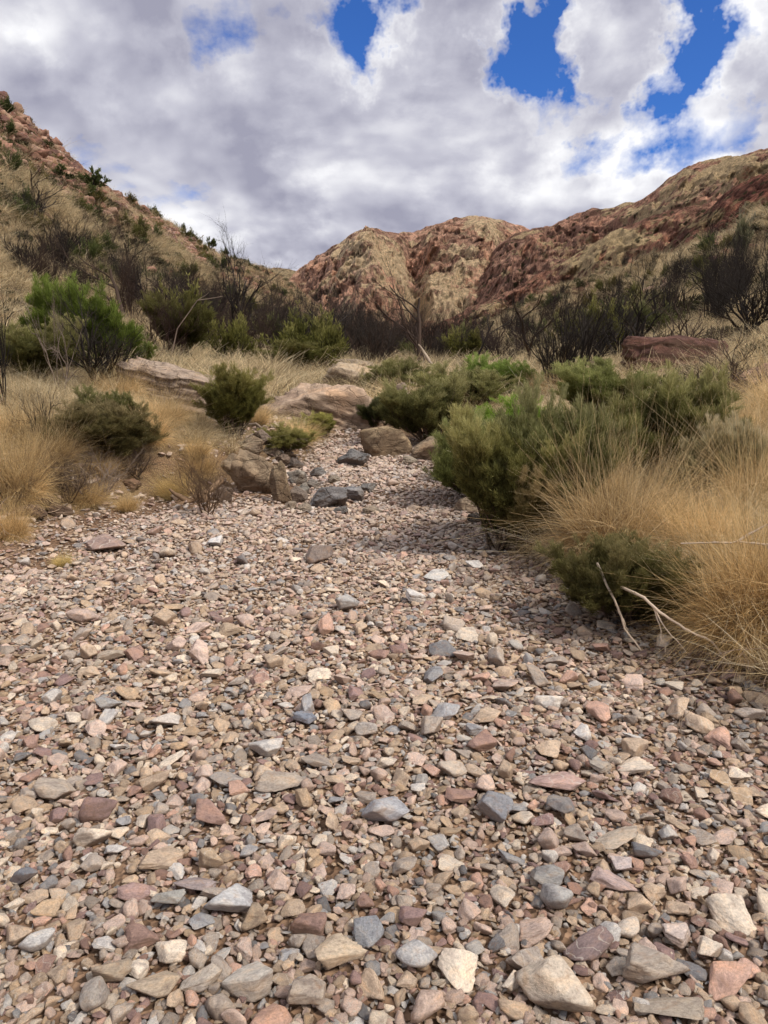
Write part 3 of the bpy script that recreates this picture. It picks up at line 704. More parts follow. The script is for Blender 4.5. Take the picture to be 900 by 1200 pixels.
boulder('boulder', 'blue-grey sharp ridged rock at the head of the gravel', 384, 596, 50, 26, (.34, .33, .325), 13, depth_r=.8, tilt=(0, -.2), k=30)
boulder('boulder', 'small dark grey rock right of the blue-grey ridged rock', 412, 590, 30, 18, (.31, .30, .30), 14, depth_r=.8)
boulder('boulder', 'dark maroon-grey block left of the blue-grey ridged rock', 349, 590, 24, 20, (.24, .20, .17), 15)
boulder('boulder', 'small pale grey rock above the maroon-grey block', 347, 568, 24, 18, (.33, .31, .28), 16)
boulder('boulder', 'small grey rock wedged beside the upright tan rock', 353, 580, 20, 14, (.28, .26, .23), 17)
boulder('boulder', 'dark rock wedged in the gully below the dark round bush', 342, 551, 28, 14, (.15, .13, .12), 18)
boulder('boulder', 'mid grey rock in front of the gully', 366, 573, 22, 12, (.26, .24, .22), 19)
boulder('boulder', 'pale tan rock beneath the left edge of the olive bush', 549, 600, 34, 18, (.40, .32, .24), 20)
boulder('boulder', 'dark low rock under the olive bush', 560, 614, 24, 12, (.10, .085, .07), 22)
for k_, (px, py, w, h, lab) in enumerate([(338, 600, 18, 12, 'tiny tan rock at the foot of the upright tan rock'), (372, 560, 20, 12, 'grey block above the blue-grey ridged rock'), (392, 566, 16, 9, 'small flat grey rock above the blue-grey ridged rock'),
        (330, 545, 20, 12, 'brown block above the upright tan rock'), (357, 600, 18, 10, 'pale flat rock in front of the maroon-grey block'), (430, 577, 22, 10, 'flat grey rock lying right of the dark grey rock'), (318, 535, 22, 14, 'brown jagged rock under the dark round bush'),
        (262, 590, 26, 20, 'brown rock partly under the root tangle'), (436, 603, 24, 9, 'flat tan rock set in the gravel below the dark grey rock'), (398, 603, 20, 9, 'cream flat rock below the blue-grey ridged rock'), (480, 545, 18, 9, 'small tan rock between the rounded and the low tan boulder'),
        (305, 520, 24, 16, 'grey-brown jagged rock right of the dark round bush')]):
    boulder('boulder', lab, px, py, w, h, [(.33, .27, .21), (.27, .255, .24), (.38, .32, .25), (.25, .19, .15)][k_ % 4], 160 + k_, depth_r=.8, k=60, tilt=(.1, (-1) ** k_ * .2))
for k_, (px, py, w, h, lab) in enumerate([(30, 610, 46, 18, 'brown bank rock at the left frame edge'), (66, 606, 34, 18, 'dark brown rock below the driftwood heap'), (112, 588, 30, 14, 'tan bank rock between grass and sand'),
        (150, 575, 26, 12, 'small bank rock beside the sandy tongue'), (50, 592, 24, 12, 'small dark rock beneath hanging grass')]):
    boulder('boulder', lab, px, py, w, h, (.25, .17, .12), 60 + k_, depth_r=.7)
boulder('rock_outcrop', 'grey-pink layered rock outcrop below the dark burnt shrubs', 196, 478, 130, 48, (.40, .31, .24), 21, depth_r=.5, tilt=(.12, .16), strata=.05, planes=9, k=40, rough=.08, boxy=True, level=6, group=None, cat='outcrop')
boulder('rock_outcrop', 'dark red layered rock slab on the right slope', 796, 442, 128, 50, (.14, .072, .056), 26, dist=None, depth_r=.5, tilt=(0, .03), strata=.05, planes=7, k=40, boxy=True, level=6, rough=.06, group=None, cat='outcrop')
boulder('rock_outcrop', 'small brown rock outcrop in grass at the right edge', 884, 466, 62, 40, (.34, .22, .16), 25, depth_r=.6, strata=.08, group=None, cat='outcrop')
print('boulders', time.time() - T0)

# ------------------------------------------------------------------ plant shapes
def merge(*parts):
    Vs, Fs, off = [], [], 0
    for V, Fq in parts:
        Vs.append(V); Fs.append(Fq + off); off += len(V)
    return np.concatenate(Vs), np.concatenate(Fs)
def wood_mesh(lines, sides=4):
    V, q = tubes([(a, b) for a, b, c in lines], sides)
    h = np.clip(.5 + .5 * noise(V[:, 0] * 9, V[:, 1] * 9, V[:, 2] * 9, 2), 0, 1)
    return mesh('branch_shape', V, q, [M_wood], attrs={'tint': h}, smooth=True)
def leafy(lines, rs, per, L, W, tmin=.15, tips=0, along=.5, minz=-1):
    """leaves along the thinnest branches"""
    P, D = [], []
    for pts, rad, dep in lines:
        if dep > tips: continue
        seg = np.diff(pts, axis=0); n = per
        t = (tmin + (1 - tmin) * rs.random(n)) * len(seg); i = np.minimum(t.astype(int), len(seg) - 1); f = (t - i)[:, None]
        P.append(pts[i] + seg[i] * f); sd = seg[i] / (np.linalg.norm(seg[i], axis=1)[:, None] + 1e-9)
        D.append(sd * along + rs.normal(size=(n, 3)) * .40 + np.array([0, 0, .35])); P[-1] = P[-1] + rs.normal(size=(n, 3)) * (.012 if along > .9 else 0)
    P, D = np.concatenate(P), np.concatenate(D); D /= np.linalg.norm(D, axis=1)[:, None]
    n = len(P); V, q = leaves(P, D, L * rs.uniform(.6, 1.3, n), W * rs.uniform(.6, 1.3, n), rs)
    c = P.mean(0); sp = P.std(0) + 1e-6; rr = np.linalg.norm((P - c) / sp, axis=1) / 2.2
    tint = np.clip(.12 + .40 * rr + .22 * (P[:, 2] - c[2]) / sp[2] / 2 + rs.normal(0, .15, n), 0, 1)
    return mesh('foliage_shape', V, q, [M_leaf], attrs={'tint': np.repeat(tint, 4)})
SH = {}
_cc = {}
def coords(me):
    if me.name not in _cc:
        a = np.empty(len(me.vertices) * 3, np.float32); me.vertices.foreach_get('co', a); _cc[me.name] = a.reshape(-1, 3)
    return _cc[me.name]
def shape(key, f):
    if key not in SH: SH[key] = f()
    return SH[key]
def bush_proto(seed, n0=9, per=34, L=.05, W=.0050, upright=1.0, depth=3, H=1.0, spread=.42, lean=.75):
    rs = np.random.default_rng(seed); lines = []
    for i in range(n0):
        a = rs.uniform(0, 6.28); d = np.array([math.cos(a) * lean * rs.uniform(.3, 1.2), math.sin(a) * lean * rs.uniform(.3, 1.2), 1.0])
        grow(rs, (rs.normal() * .05, rs.normal() * .05, -.03), d, H * rs.uniform(.42, .62), .013, depth, lines, nch=(4, 6), spread=spread, up=upright * .12, wig=.13, shrink=.58, nseg=5, start=.25)
    return wood_mesh(lines, 4), leafy(lines, rs, per, L, W, tips=1, along=.95)
# prototypes are ~1 m tall; scale per plant
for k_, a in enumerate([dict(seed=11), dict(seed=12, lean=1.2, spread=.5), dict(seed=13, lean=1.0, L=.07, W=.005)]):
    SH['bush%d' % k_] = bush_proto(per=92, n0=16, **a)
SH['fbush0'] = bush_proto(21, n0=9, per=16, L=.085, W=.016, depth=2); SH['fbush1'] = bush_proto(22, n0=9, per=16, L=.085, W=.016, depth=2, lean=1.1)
def tree_proto(seed, per=26, L=.10, W=.03):
    rs = np.random.default_rng(seed); lines = []
    grow(rs, (0, 0, -.03), (rs.normal() * .15, rs.normal() * .15, 1), .62, .035, 3, lines, nch=(4, 5), spread=.75, up=.05, wig=.12, shrink=.62, nseg=6, start=.4)
    return wood_mesh(lines, 5), leafy(lines, rs, per, L, W, tips=1)
SH['tree0'], SH['tree1'] = tree_proto(31), tree_proto(32)
def dead_proto(seed, n0=6, depth=3, spread=.45, lean=.45, up=.06, r=.016, wig=.16, nch=(3, 5), H=.6):
    rs = np.random.default_rng(seed); lines = []
    for i in range(n0):
        a = rs.uniform(0, 6.28); d = np.array([math.cos(a) * lean * rs.uniform(.3, 1.2), math.sin(a) * lean * rs.uniform(.3, 1.2), 1.0])
        grow(rs, (rs.normal() * .04, rs.normal() * .04, -.04), d, H * rs.uniform(.6, 1.1), r * rs.uniform(.6, 1), depth, lines, nch=nch, spread=spread, up=up, wig=wig, shrink=.6, nseg=6, start=.25)
    return wood_mesh(lines, 5)
SH['dead0'] = dead_proto(41, 6); SH['dead1'] = dead_proto(42, 9, lean=.45); SH['dead2'] = dead_proto(43, 4, spread=.7, wig=.2)
SH['dead3'] = dead_proto(44, 7, lean=.9, spread=.6)
SH['hero0'] = dead_proto(81, 13, lean=.28, r=.019, up=.07, wig=.11, spread=.38, nch=(3, 5)); SH['hero1'] = dead_proto(82, 9, lean=.5, r=.02, up=.05, spread=.5); SH['hero2'] = dead_proto(83, 5, lean=.45, r=.026, spread=.55)
SH['dtree0'] = dead_proto(45, 1, depth=4, lean=.1, r=.026, H=.75, spread=.6); SH['dtree1'] = dead_proto(46, 2, depth=4, lean=.25, r=.022, H=.7, spread=.65)
SH['dense0'] = dead_proto(47, 12, depth=3, nch=(4, 6), r=.012, lean=.8, up=.07, wig=.12, spread=.6); SH['dense1'] = dead_proto(48, 14, depth=3, nch=(4, 6), r=.011, lean=1.0, up=.06, wig=.12, spread=.6)
print('plants', time.time() - T0)

def tussock(seed, n, H, rad, W, curve, lean, seg=4):
    rs = np.random.default_rng(seed); a = rs.uniform(0, 6.28, n); rr = rad * np.sqrt(rs.random(n))
    P = np.stack([rr * np.cos(a), rr * np.sin(a), np.full(n, -.02)], 1)
    a2 = a + rs.normal(0, .7, n); l = np.abs(rs.normal(0, lean, n)) + rr / rad * lean * .9
    D = np.stack([np.cos(a2) * l, np.sin(a2) * l, np.ones(n)], 1); D /= np.linalg.norm(D, axis=1)[:, None]
    L = H * np.minimum(1.12, rs.uniform(.45, 1.0, n) + .12 * rs.random(n)); V, q, t = ribbons(P, D, L, W * rs.uniform(.6, 1.4, n), curve * rs.uniform(.3, 1.6, n), seg, rs)
    V[:, 2] = np.maximum(V[:, 2], -.04)
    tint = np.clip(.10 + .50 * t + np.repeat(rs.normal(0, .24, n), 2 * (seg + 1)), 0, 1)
    return V, q, tint
def tmesh(mat, *a, **k):
    V, q, t = tussock(*a, **k); return mesh('tussock_shape', V, q, [mat], attrs={'tint': t})
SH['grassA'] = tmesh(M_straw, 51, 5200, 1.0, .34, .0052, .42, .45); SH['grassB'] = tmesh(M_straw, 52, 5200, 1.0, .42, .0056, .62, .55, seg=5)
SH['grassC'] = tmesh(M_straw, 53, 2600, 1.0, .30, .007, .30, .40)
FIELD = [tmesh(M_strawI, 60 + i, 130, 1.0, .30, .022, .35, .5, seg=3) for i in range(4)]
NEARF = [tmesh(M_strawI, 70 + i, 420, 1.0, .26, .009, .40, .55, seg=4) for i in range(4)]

def plant(name, label, cat, p, woodk, leafk, scale, col=(1, 1, 1), wcol=(.10, .075, .055), group=None, rz=None, simple=False, tilt=(0, 0)):
    """scale: (x, y, z) in metres"""
    rz = random.uniform(0, 6.28) if rz is None else rz
    root = bpy.data.objects.new(name, None); C.objects.link(root); root.location = [float(v) for v in p]; root.rotation_euler = (tilt[0], tilt[1], rz)
    root.empty_display_size = .1
    sc = scale if hasattr(scale, '__len__') else (scale,) * 3
    w = bpy.data.objects.new('trunk' if 'tree' in name else 'branches', woodk); C.objects.link(w); w.parent = root; w.scale = sc; w.color = (*wcol, 1)
    if leafk:
        l = bpy.data.objects.new('crown' if 'tree' in name else 'foliage', leafk); C.objects.link(l); l.parent = root; l.scale = sc; l.color = (*col, 1)
    return tag(root, label, cat, group)
def solo(name, label, cat, p, me, scale, col, group=None, rz=None, tilt=(0, 0)):
    o = bpy.data.objects.new(name, me); C.objects.link(o); o.location = [float(v) for v in p]
    o.rotation_euler = (tilt[0], tilt[1], random.uniform(0, 6.28) if rz is None else rz)
    o.scale = scale if hasattr(scale, '__len__') else (scale,) * 3; o.color = (*col, 1); return tag(o, label, cat, group)
def bushp(kind, px, py, w, h, col, label, name='shrub', cat='shrub', wcol=(.10, .075, .055), group=None):
    p = on(px, py); d = depth_of(p); W, H = w * d / F, h * d / F
    wd, lf = SH[kind]; bb = coords(wd); ext = bb.max(0) - bb.min(0)
    p[1] += W * .15
    return plant(name, label, cat, p, wd, lf, (W / ext[0] * 1.12, W / ext[1] * 1.12, H / bb[:, 2].max() * 1.02), col, wcol, group)
def deadp(kind, px, py, w, h, col, label, name='dead_shrub', cat='dead shrub', group=None, tilt=(0, 0), rz=None):
    p = on(px, py); d = depth_of(p); W, H = w * d / F, h * d / F
    me = SH[kind]; bb = coords(me); ext = bb.max(0) - bb.min(0)
    return solo(name, label, cat, p, me, (W / ext[0], W / ext[1], H / bb[:, 2].max()), col, group, rz=rz, tilt=tilt)
def grassp(kind, px, py, w, h, col, label, group='large straw coloured grass clumps on the banks'):
    p = on(px, py); d = depth_of(p); W, H = w * d / F * (1.15 if px > 600 else 1.0), h * d / F * .92
    c_ = coords(SH[kind]); k = (2 * float(np.percentile(np.abs(c_[:, 0]), 99.2)), float(np.percentile(c_[:, 2], 99.6)))
    col = tuple(1.22 * (.5 * a + .5 * b) for a, b in zip(col, (1.04, .96, .80)))
    return solo('grass_clump', label, 'grass clump', p, SH[kind], (W / k[0], W / k[0], H / k[1]), col, group)
BLK, BRN, GRY = (.036, .030, .027), (.085, .062, .048), (.27, .22, .18)
BK2 = (.030, .025, .022)
OLV, GRN, DRK, BRT = (1.0, .95, .95), (.8, 1.2, .6), (.55, .6, .5), (.75, 1.15, .4)

# right bank
bushp('bush0', 592, 652, 155, 170, (1.05, 1.04, .82), 'wide olive feathery bush leaning over the right edge of the gravel', name='shrub')
bushp('bush1', 655, 620, 150, 170, (.85, .88, .8), 'dark olive bush behind the feathery bush on the right edge')
bushp('bush2', 560, 590, 110, 105, (.9, 1.0, .8), 'low olive bush nearest the rounded boulder')
bushp('bush1', 605, 540, 110, 75, BRT, 'bright green leafy shrub above the olive bushes')
bushp('bush0', 620, 655, 110, 110, (1.3, 1.1, 1.1), 'grey-olive bush spilling onto the gravel under the straw grass')
bushp('bush2', 788, 575, 165, 142, (1.0, 1.0, .85), 'tall olive green bush on the right bank among straw grass')
bushp('bush0', 705, 500, 135, 78, (.95, 1.05, .8), 'olive bush behind the straw grass below the dark burnt shrub')
bushp('bush1', 742, 738, 165, 120, (.62, .58, .5), 'low dark drab bush under the straw grass at the gravel edge')
bushp('bush2', 850, 600, 110, 110, (1.3, 1.2, 1.5), 'thin grey-green bush wrapped in straw grass at the right')
grassp('grassB', 724, 650, 190, 165, (1.05, .95, .85), 'tall straw grass clump between the olive bushes')
grassp('grassB', 690, 600, 110, 110, (1.0, .92, .85), 'straw grass clump left of the tall olive bush')
grassp('grassB', 872, 752, 190, 165, (1.0, .84, .6), 'large arching golden grass clump nearest the lower right')
grassp('grassB', 905, 730, 190, 210, (1.0, .86, .66), 'golden grass clump cut by the right edge')
grassp('grassA', 820, 650, 140, 120, (1.0, .9, .75), 'straw grass clump in front of the tall olive bush')
grassp('grassA', 885, 600, 150, 140, (1.0, .92, .8), 'pale straw grass clump high on the right bank')
grassp('grassB', 770, 690, 120, 80, (.9, .8, .65), 'straw grass clump drooping over the dark drab bush')
grassp('grassC', 920, 500, 120, 110, (.95, .85, .7), 'straw grass clump by the small brown outcrop')
grassp('grassA', 870, 520, 110, 85, (.95, .85, .7), 'straw grass clump right of the tall olive bush')
# left bank
bushp('bush0', 272, 520, 92, 90, (.80, .78, .52), 'dark round green bush at the left of the boulders')
bushp('bush1', 128, 510, 72, 58, (.6, .62, .5), 'small dark bush in straw grass on the left bank')
bushp('bush2', 85, 440, 118, 112, (.60, .82, .36), 'big bright green bush behind bare branches')
bushp('bush1', 140, 440, 70, 50, (.55, .68, .4), 'green bush right of the big bright green bush')
bushp('bush1', 30, 450, 120, 80, (.9, .9, .75), 'olive bush at the foot of the left hill')
bushp('bush0', 205, 425, 80, 80, (.42, .42, .28), 'green-brown bush behind the layered outcrop')
bushp('bush2', 105, 545, 130, 75, (.8, .7, .7), 'drab shrub behind the driftwood heap')
bushp('bush1', 330, 532, 70, 34, (1.2, 1.15, .9), 'low olive shrub under the sloping slab')
bushp('bush2', 366, 514, 62, 30, (1.1, 1.1, .7), 'yellow-green shrub growing against the sloping slab')
bushp('bush0', 500, 525, 110, 85, (.9, .9, .8), 'olive shrub right of the pale upright rock')
bushp('bush1', 545, 485, 110, 60, (1.0, 1.0, .9), 'olive shrub in grass beyond the boulders')
bushp('bush2', 470, 465, 80, 45, (.9, .9, .8), 'small olive shrub behind the slabs')
bushp('bush0', 440, 505, 50, 40, (.6, .65, .6), 'dark shrub in the hollow beneath the sloping slab')
bushp('bush1', 592, 470, 90, 55, (.8, 1.1, .6), 'green shrub beyond the feathery bush')
bushp('bush0', 345, 440, 90, 40, (.6, .6, .42), 'green shrub behind the sloping slab')
G2 = 'large straw coloured grass clumps on the banks'
for a in [('grassB', 20, 590, 110, 105, (1.0, .88, .7), 'straw grass clump at the left frame edge'),
          ('grassA', 62, 545, 100, 75, (1.0, .88, .72), 'straw grass clump above the driftwood heap'),
          ('grassB', 10, 520, 120, 70, (1.0, .9, .75), 'pale grass clump high at the left edge'),
          ('grassA', 205, 585, 70, 48, (1.15, 1.1, .75), 'small yellow-green grass clump left of the root tangle'),
          ('grassC', 73, 664, 36, 22, (1.1, 1.15, .7), 'tiny yellow-green grass tuft alone in the gravel'),
          ('grassB', 170, 520, 90, 60, (1.05, .92, .75), 'straw grass clump right of the small dark bush'),
          ('grassA', 190, 500, 100, 55, (1.15, 1.0, .8), 'pale straw grass clump below the layered outcrop'),
          ('grassB', 235, 560, 60, 45, (1.0, .85, .65), 'brown grass clump behind the root tangle'),
          ('grassA', 140, 470, 90, 50, (1.1, .95, .75), 'straw grass clump left of the layered outcrop'),
          ('grassC', 300, 500, 60, 45, (1.0, .9, .75), 'straw grass clump right of the dark round bush'),
          ('grassA', 350, 520, 70, 36, (1.15, 1.05, .7), 'yellowish grass clump below the sloping slab'),
          ('grassB', 12, 632, 70, 60, (.9, .78, .6), 'brown drooping grass clump over the bank edge'),
          ('grassB', 100, 590, 80, 40, (.8, .7, .55), 'brown matted grass clump below the driftwood'),
          ('grassA', 530, 515, 70, 60, (1.0, .9, .75), 'straw grass clump behind the low tan boulder'),
          ('grassC', 465, 470, 60, 36, (1.0, .9, .75), 'pale grass clump between slabs and upright rock'),
          ('grassB', 650, 470, 90, 55, (1.0, .88, .72), 'straw grass clump beneath the dark burnt shrub')]: grassp(*a)

for a in [('grassC', 150, 600, 46, 34, (1.0, .9, .7), 'small straw tuft at the sandy tongue'), ('grassC', 120, 560, 60, 46, (.95, .85, .65), 'straw tuft on the bank beside the driftwood'),
          ('grassC', 232, 540, 54, 40, (1.0, .9, .7), 'straw tuft below the dark round green bush'), ('grassB', 30, 560, 90, 70, (1.0, .9, .75), 'messy straw clump between the left edge and the driftwood'),
          ('grassA', 690, 545, 90, 70, (1.0, .92, .8), 'straw clump behind the wide olive bush'), ('grassA', 820, 560, 110, 90, (1.0, .92, .8), 'straw clump behind the tall olive green bush')]: grassp(*a)
# burnt and bare shrubs read off the photograph
def DL(px, py, w, h, kind, col, label, **k): return deadp(kind, px, py, w, h, col, label, **k)
BG_ = 'burnt bare shrubs on the valley floor'
DL(655, 470, 140, 165, 'hero0', BK2, 'tall black burnt shrub of upright stems above the olive bushes')
DL(738, 428, 170, 125, 'hero1', BK2, 'black burnt shrub with spreading stems behind the dark red slab')
DL(697, 445, 90, 105, 'hero2', BK2, 'thin black bare shrub between the two large burnt shrubs')
DL(800, 430, 130, 110, 'hero1', BRN, 'brown bare shrub reaching above the dark red slab')
DL(880, 405, 150, 110, 'hero2', BK2, 'bare crooked shrub at the right edge of the slope')
DL(850, 475, 150, 110, 'hero1', BRN, 'low bare brown shrub in front of the small brown outcrop')
DL(70, 462, 100, 140, 'dead2', (.22, .18, .15), 'pale bare branches standing before the big bright green bush')
DL(112, 460, 130, 150, 'hero1', BK2, 'dark bare branches right of the pale ones before the green bush')
DL(6, 475, 60, 170, 'hero2', BK2, 'dark bare stem at the left frame edge')
DL(50, 530, 80, 90, 'hero2', BK2, 'small black crooked branch in straw grass on the left')
DL(80, 590, 120, 95, 'dense1', (.11, .08, .06), 'tangle of grey driftwood twigs on the left bank', name='driftwood_heap', cat='driftwood')
DL(110, 592, 110, 90, 'dead3', GRY, 'pale driftwood twigs leaning on the left bank heap', name='driftwood_heap', cat='driftwood')
DL(160, 560, 110, 60, 'dense1', (.12, .09, .07), 'low grey-brown dead shrub on the left bank above the sandy tongue')
DL(20, 600, 110, 90, 'dense0', (.12, .085, .06), 'brown dead shrub hanging over the left bank')
DL(242, 604, 125, 100, 'dense0', (.15, .10, .065), 'upturned brown root tangle at the gravel edge', name='root_tangle', cat='roots')
DL(200, 425, 150, 110, 'dense0', (.07, .045, .04), 'wide reddish-brown burnt shrub behind the layered outcrop')
DL(300, 415, 120, 90, 'dense1', (.065, .045, .038), 'dark brown burnt shrub right of the layered outcrop')
DL(170, 375, 110, 80, 'dense0', (.06, .035, .038), 'dark purplish burnt shrub at the hill foot')
DL(250, 385, 110, 80, 'dense1', (.06, .038, .034), 'dark burnt shrub high behind the reddish-brown one')
DL(590, 430, 90, 70, 'dense0', (.045, .032, .03), 'rounded dark burnt shrub in the middle distance')
DL(428, 432, 50, 80, 'dtree0', BLK, 'black burnt tree standing in the middle of the valley', name='burnt_tree', cat='dead tree')
DL(525, 425, 90, 60, 'dense1', (.04, .03, .03), 'dark dense burnt shrub beneath the lower spur')
# random members of the burnt belt across the valley
belt = 0
while belt < 215:
    y = random.uniform(27, 70); x = (random.uniform(-.47, .5) if belt < 110 else random.uniform(-.36, .2)) * y
    px, py = topix(np.array([x, y, gz(x, y)]))
    if not (-20 < px < 920) or (px > 560 and random.random() < .45): continue
    lim = 395 - .0 * px
    k = random.choice(['dead0', 'dead1', 'dead1', 'dense0', 'dense1', 'dtree0', 'dtree1', 'dtree0', 'hero0', 'hero0', 'dead2'])
    h = random.uniform(1.7, 3.8) * (1.25 if belt >= 150 else 1); w = h * random.uniform(.7, 1.1)
    if k.startswith('dtree'): h *= 1.25
    me = SH[k]; bb = coords(me)
    ext = bb.max(0) - bb.min(0); c = random.choice([BLK, BLK, (.05, .034, .03), (.065, .045, .035)])
    tr = k.startswith('dtree')
    solo('burnt_tree' if tr else 'burnt_shrub', 'leafless burnt tree of the dark belt across the valley floor' if tr else 'leafless dark burnt shrub of the belt across the valley floor', 'dead tree' if tr else 'dead shrub',
         (x, y, gz(x, y)), me, (w / ext[0], w / ext[1], h / bb[:, 2].max()), c, 'leafless burnt trees across the valley floor' if tr else 'leafless burnt shrubs across the valley floor')
    belt += 1
for i in range(40):     # green shrubs among them
    y = random.uniform(24, 70); x = random.uniform(-.45, .48) * y; k = 'fbush%d' % (i % 2)
    h = random.uniform(1.2, 2.6)
    plant('shrub', 'dark green living shrub standing within the burnt belt', 'shrub', (x, y, gz(x, y)), *SH[k], (h * 1.0, h * 1.0, h), random.choice([DRK, (.6, .62, .42), (.75, .75, .5)]), BLK, 'green shrubs within the burnt belt')
# pale fallen trunks in the middle distance
def stick(label, pts, r0, r1, col, name='dead_branch', cat='dead branch', twigs=(), wig=.02, group=None):
    P3 = [np.array(p, float) for p in pts]; base = P3[0].copy()
    fine_ = []
    for a, b in zip(P3[:-1], P3[1:]):
        for t in np.linspace(0, 1, 6)[:-1]: fine_.append(a + (b - a) * t)
    fine_.append(P3[-1]); fine_ = np.array(fine_) - base
    rs = np.random.default_rng(len(label)); fine_ += np.cumsum(rs.normal(0, wig * .25, fine_.shape), 0) * np.linspace(0, 1, len(fine_))[:, None]
    lines = [(fine_, np.linspace(r0, r1, len(fine_)) * (1 + .25 * rs.random(len(fine_))), 0)]
    for (f, dx, dy, dz) in twigs:
        i = int(f * (len(fine_) - 1)); a = fine_[i]; n = 8; d = np.array([dx, dy, dz])
        pp = a + np.linspace(0, 1, n)[:, None] * d + np.cumsum(rs.normal(0, wig * .4, (n, 3)), 0) * np.linspace(0, 1, n)[:, None]
        lines.append((pp, np.linspace(r1 * 1.3, r1 * .4, n), 0))
    return solo(name, label, cat, base, wood_mesh(lines, 7), 1, col, group, rz=0)
def up(px, py, dz=0.0, dy=0.0):
    p = on(px, py); p = p + np.array([0, dy, dz]); return p
PALE = (.58, .49, .39)
def fromto(label, pix, Ys, *a, **k):        # points given by photo pixel and distance
    return stick(label, [at(px, py, Y) for (px, py), Y in zip(pix, Ys)], *a, **k)
yb = on(745, 720)[1]
fromto('pale forked dead branch hanging straight down from the drab bush', [(700, 660), (713, 688), (727, 712), (733, 742), (750, 770)], [3.85, 3.72, 3.68, 3.64, 3.58], .0065, .0035, PALE, twigs=[(.5, .05, -.05, -.15)])
fromto('long pale dead branch arching from the drab bush down to the gravel', [(728, 688), (755, 700), (772, 716), (800, 730), (832, 744), (856, 773)], [3.72, 3.60, 3.52, 3.46, 3.42, 3.40], .0075, .004, PALE, twigs=[(.35, .09, -.12, -.22), (.35, .04, -.1, -.2)])
fromto('pale forked branch lying across the golden grass', [(798, 637), (835, 636), (868, 636), (905, 644)], [3.75, 3.7, 3.65, 3.6], .004, .006, PALE, twigs=[(.6, .18, .02, .12), (.9, .1, 0, -.1)])
fromto('small pale hooked twig on the gravel below the drab bush', [(682, 745), (690, 738), (702, 735)], [4.02, 4.06, 4.06], .006, .004, PALE)
fromto('thin pale twigs arching over the left driftwood heap', [(78, 500), (110, 508), (130, 512), (154, 527)], [8.6, 8.4, 8.3, 8.2], .016, .008, GRY, twigs=[(.2, -.2, 0, -.35), (.5, .1, -.1, -.4), (.3, -.35, 0, .1)])
fromto('pale leaning dead trunk in the middle distance', [(498, 418), (510, 430), (525, 443)], [24, 22, 20], .03, .05, (.5, .42, .34), twigs=[(.2, -.3, 0, .5)])
fromto('pale broken stick before the dark round bush', [(268, 500), (300, 497), (312, 508), (318, 516)], [10.6, 10.4, 10.3, 10.2], .02, .012, GRY, twigs=[(.5, .1, 0, -.25)])
fromto('bare stick leaning out of the sloping hill foot', [(200, 420), (208, 385), (232, 352), (262, 348)], [20, 20, 20, 20], .014, .008, (.24, .19, .16), twigs=[(.7, .3, 0, .2)])
fromto('weathered log lying at the foot of the root tangle', [(175, 598), (215, 590), (245, 575), (262, 560)], [7.3, 7.4, 7.6, 7.9], .018, .03, (.28, .19, .12), twigs=[(.4, -.2, 0, .12), (.6, .1, -.1, -.15)])

# trees and shrubs dotted on the left hill, read off the photograph
HG = 'green shrubs dotted over the left hill'
for i, (px, py, w, h, lab) in enumerate([(112, 222, 40, 30, 'dark green tree on the skyline, the largest on the left hill'), (10, 195, 34, 34, 'dark tree at the left edge high on the hill'), (8, 128, 24, 22, 'dark tree at the top left skyline'),
        (70, 215, 26, 20, 'green tree beside the upper hill boulders'), (108, 252, 22, 18, 'mid green shrub below the largest hill tree'), (182, 252, 9, 10, 'lone small tree on the hill skyline'), (247, 292, 14, 18, 'pointed tree on the lower skyline'),
        (256, 312, 24, 22, 'dark twin-crowned tree on the lower skyline'), (290, 310, 12, 10, 'small skyline shrub right of the twin-crowned tree'), (170, 292, 18, 14, 'green shrub halfway down the hill'), (135, 270, 12, 9, 'small dark hill shrub below the mid green one'),
        (12, 250, 40, 30, 'grey-brown shrub on the open slope at the left edge'), (236, 284, 10, 8, 'small dark shrub just under the skyline'), (150, 232, 10, 9, 'tiny dark shrub near the reddish scree'), (274, 304, 12, 9, 'low dark shrub between the skyline trees'), (60, 305, 22, 18, 'dark green shrub on the lower left slope'),
        (215, 320, 22, 16, 'dark green shrub on the slope above the burnt belt'), (330, 345, 16, 14, 'dark green shrub near the valley mouth')]):
    p = on(px, py + h * .4, 260); d = depth_of(p); W, H = w * d / F, h * d / F
    if py < 325 and p[1] > 240: continue
    wd, lf = SH['fbush%d' % (i % 2)] if i % 3 else SH['tree%d' % (i % 2)]
    plant('hill_tree', lab, 'tree', p, wd, lf, (W / 1.1, W / 1.1, H / .95), (.42, .52, .42), BLK, HG)
HL = 'small dark shrubs on the hillsides'
cnt = 0
for i in range(900):
    if cnt >= 190: break
    y = random.uniform(45, 150); x = random.uniform(-.5, .5) * y
    if abs(x - .03 * y) < 9: continue
    z = gz(x, y); h = random.uniform(.8, 2.5)
    wd, lf = SH['fbush%d' % (i % 2)]
    o = solo('hill_shrub', 'small dark shrub among the grass of the hillside', 'shrub', (x, y, z - .05), lf, (h * 1.1, h * 1.1, h), random.choice([(.4, .5, .38), (.6, .6, .45), (.7, .6, .5)]), HL); cnt += 1
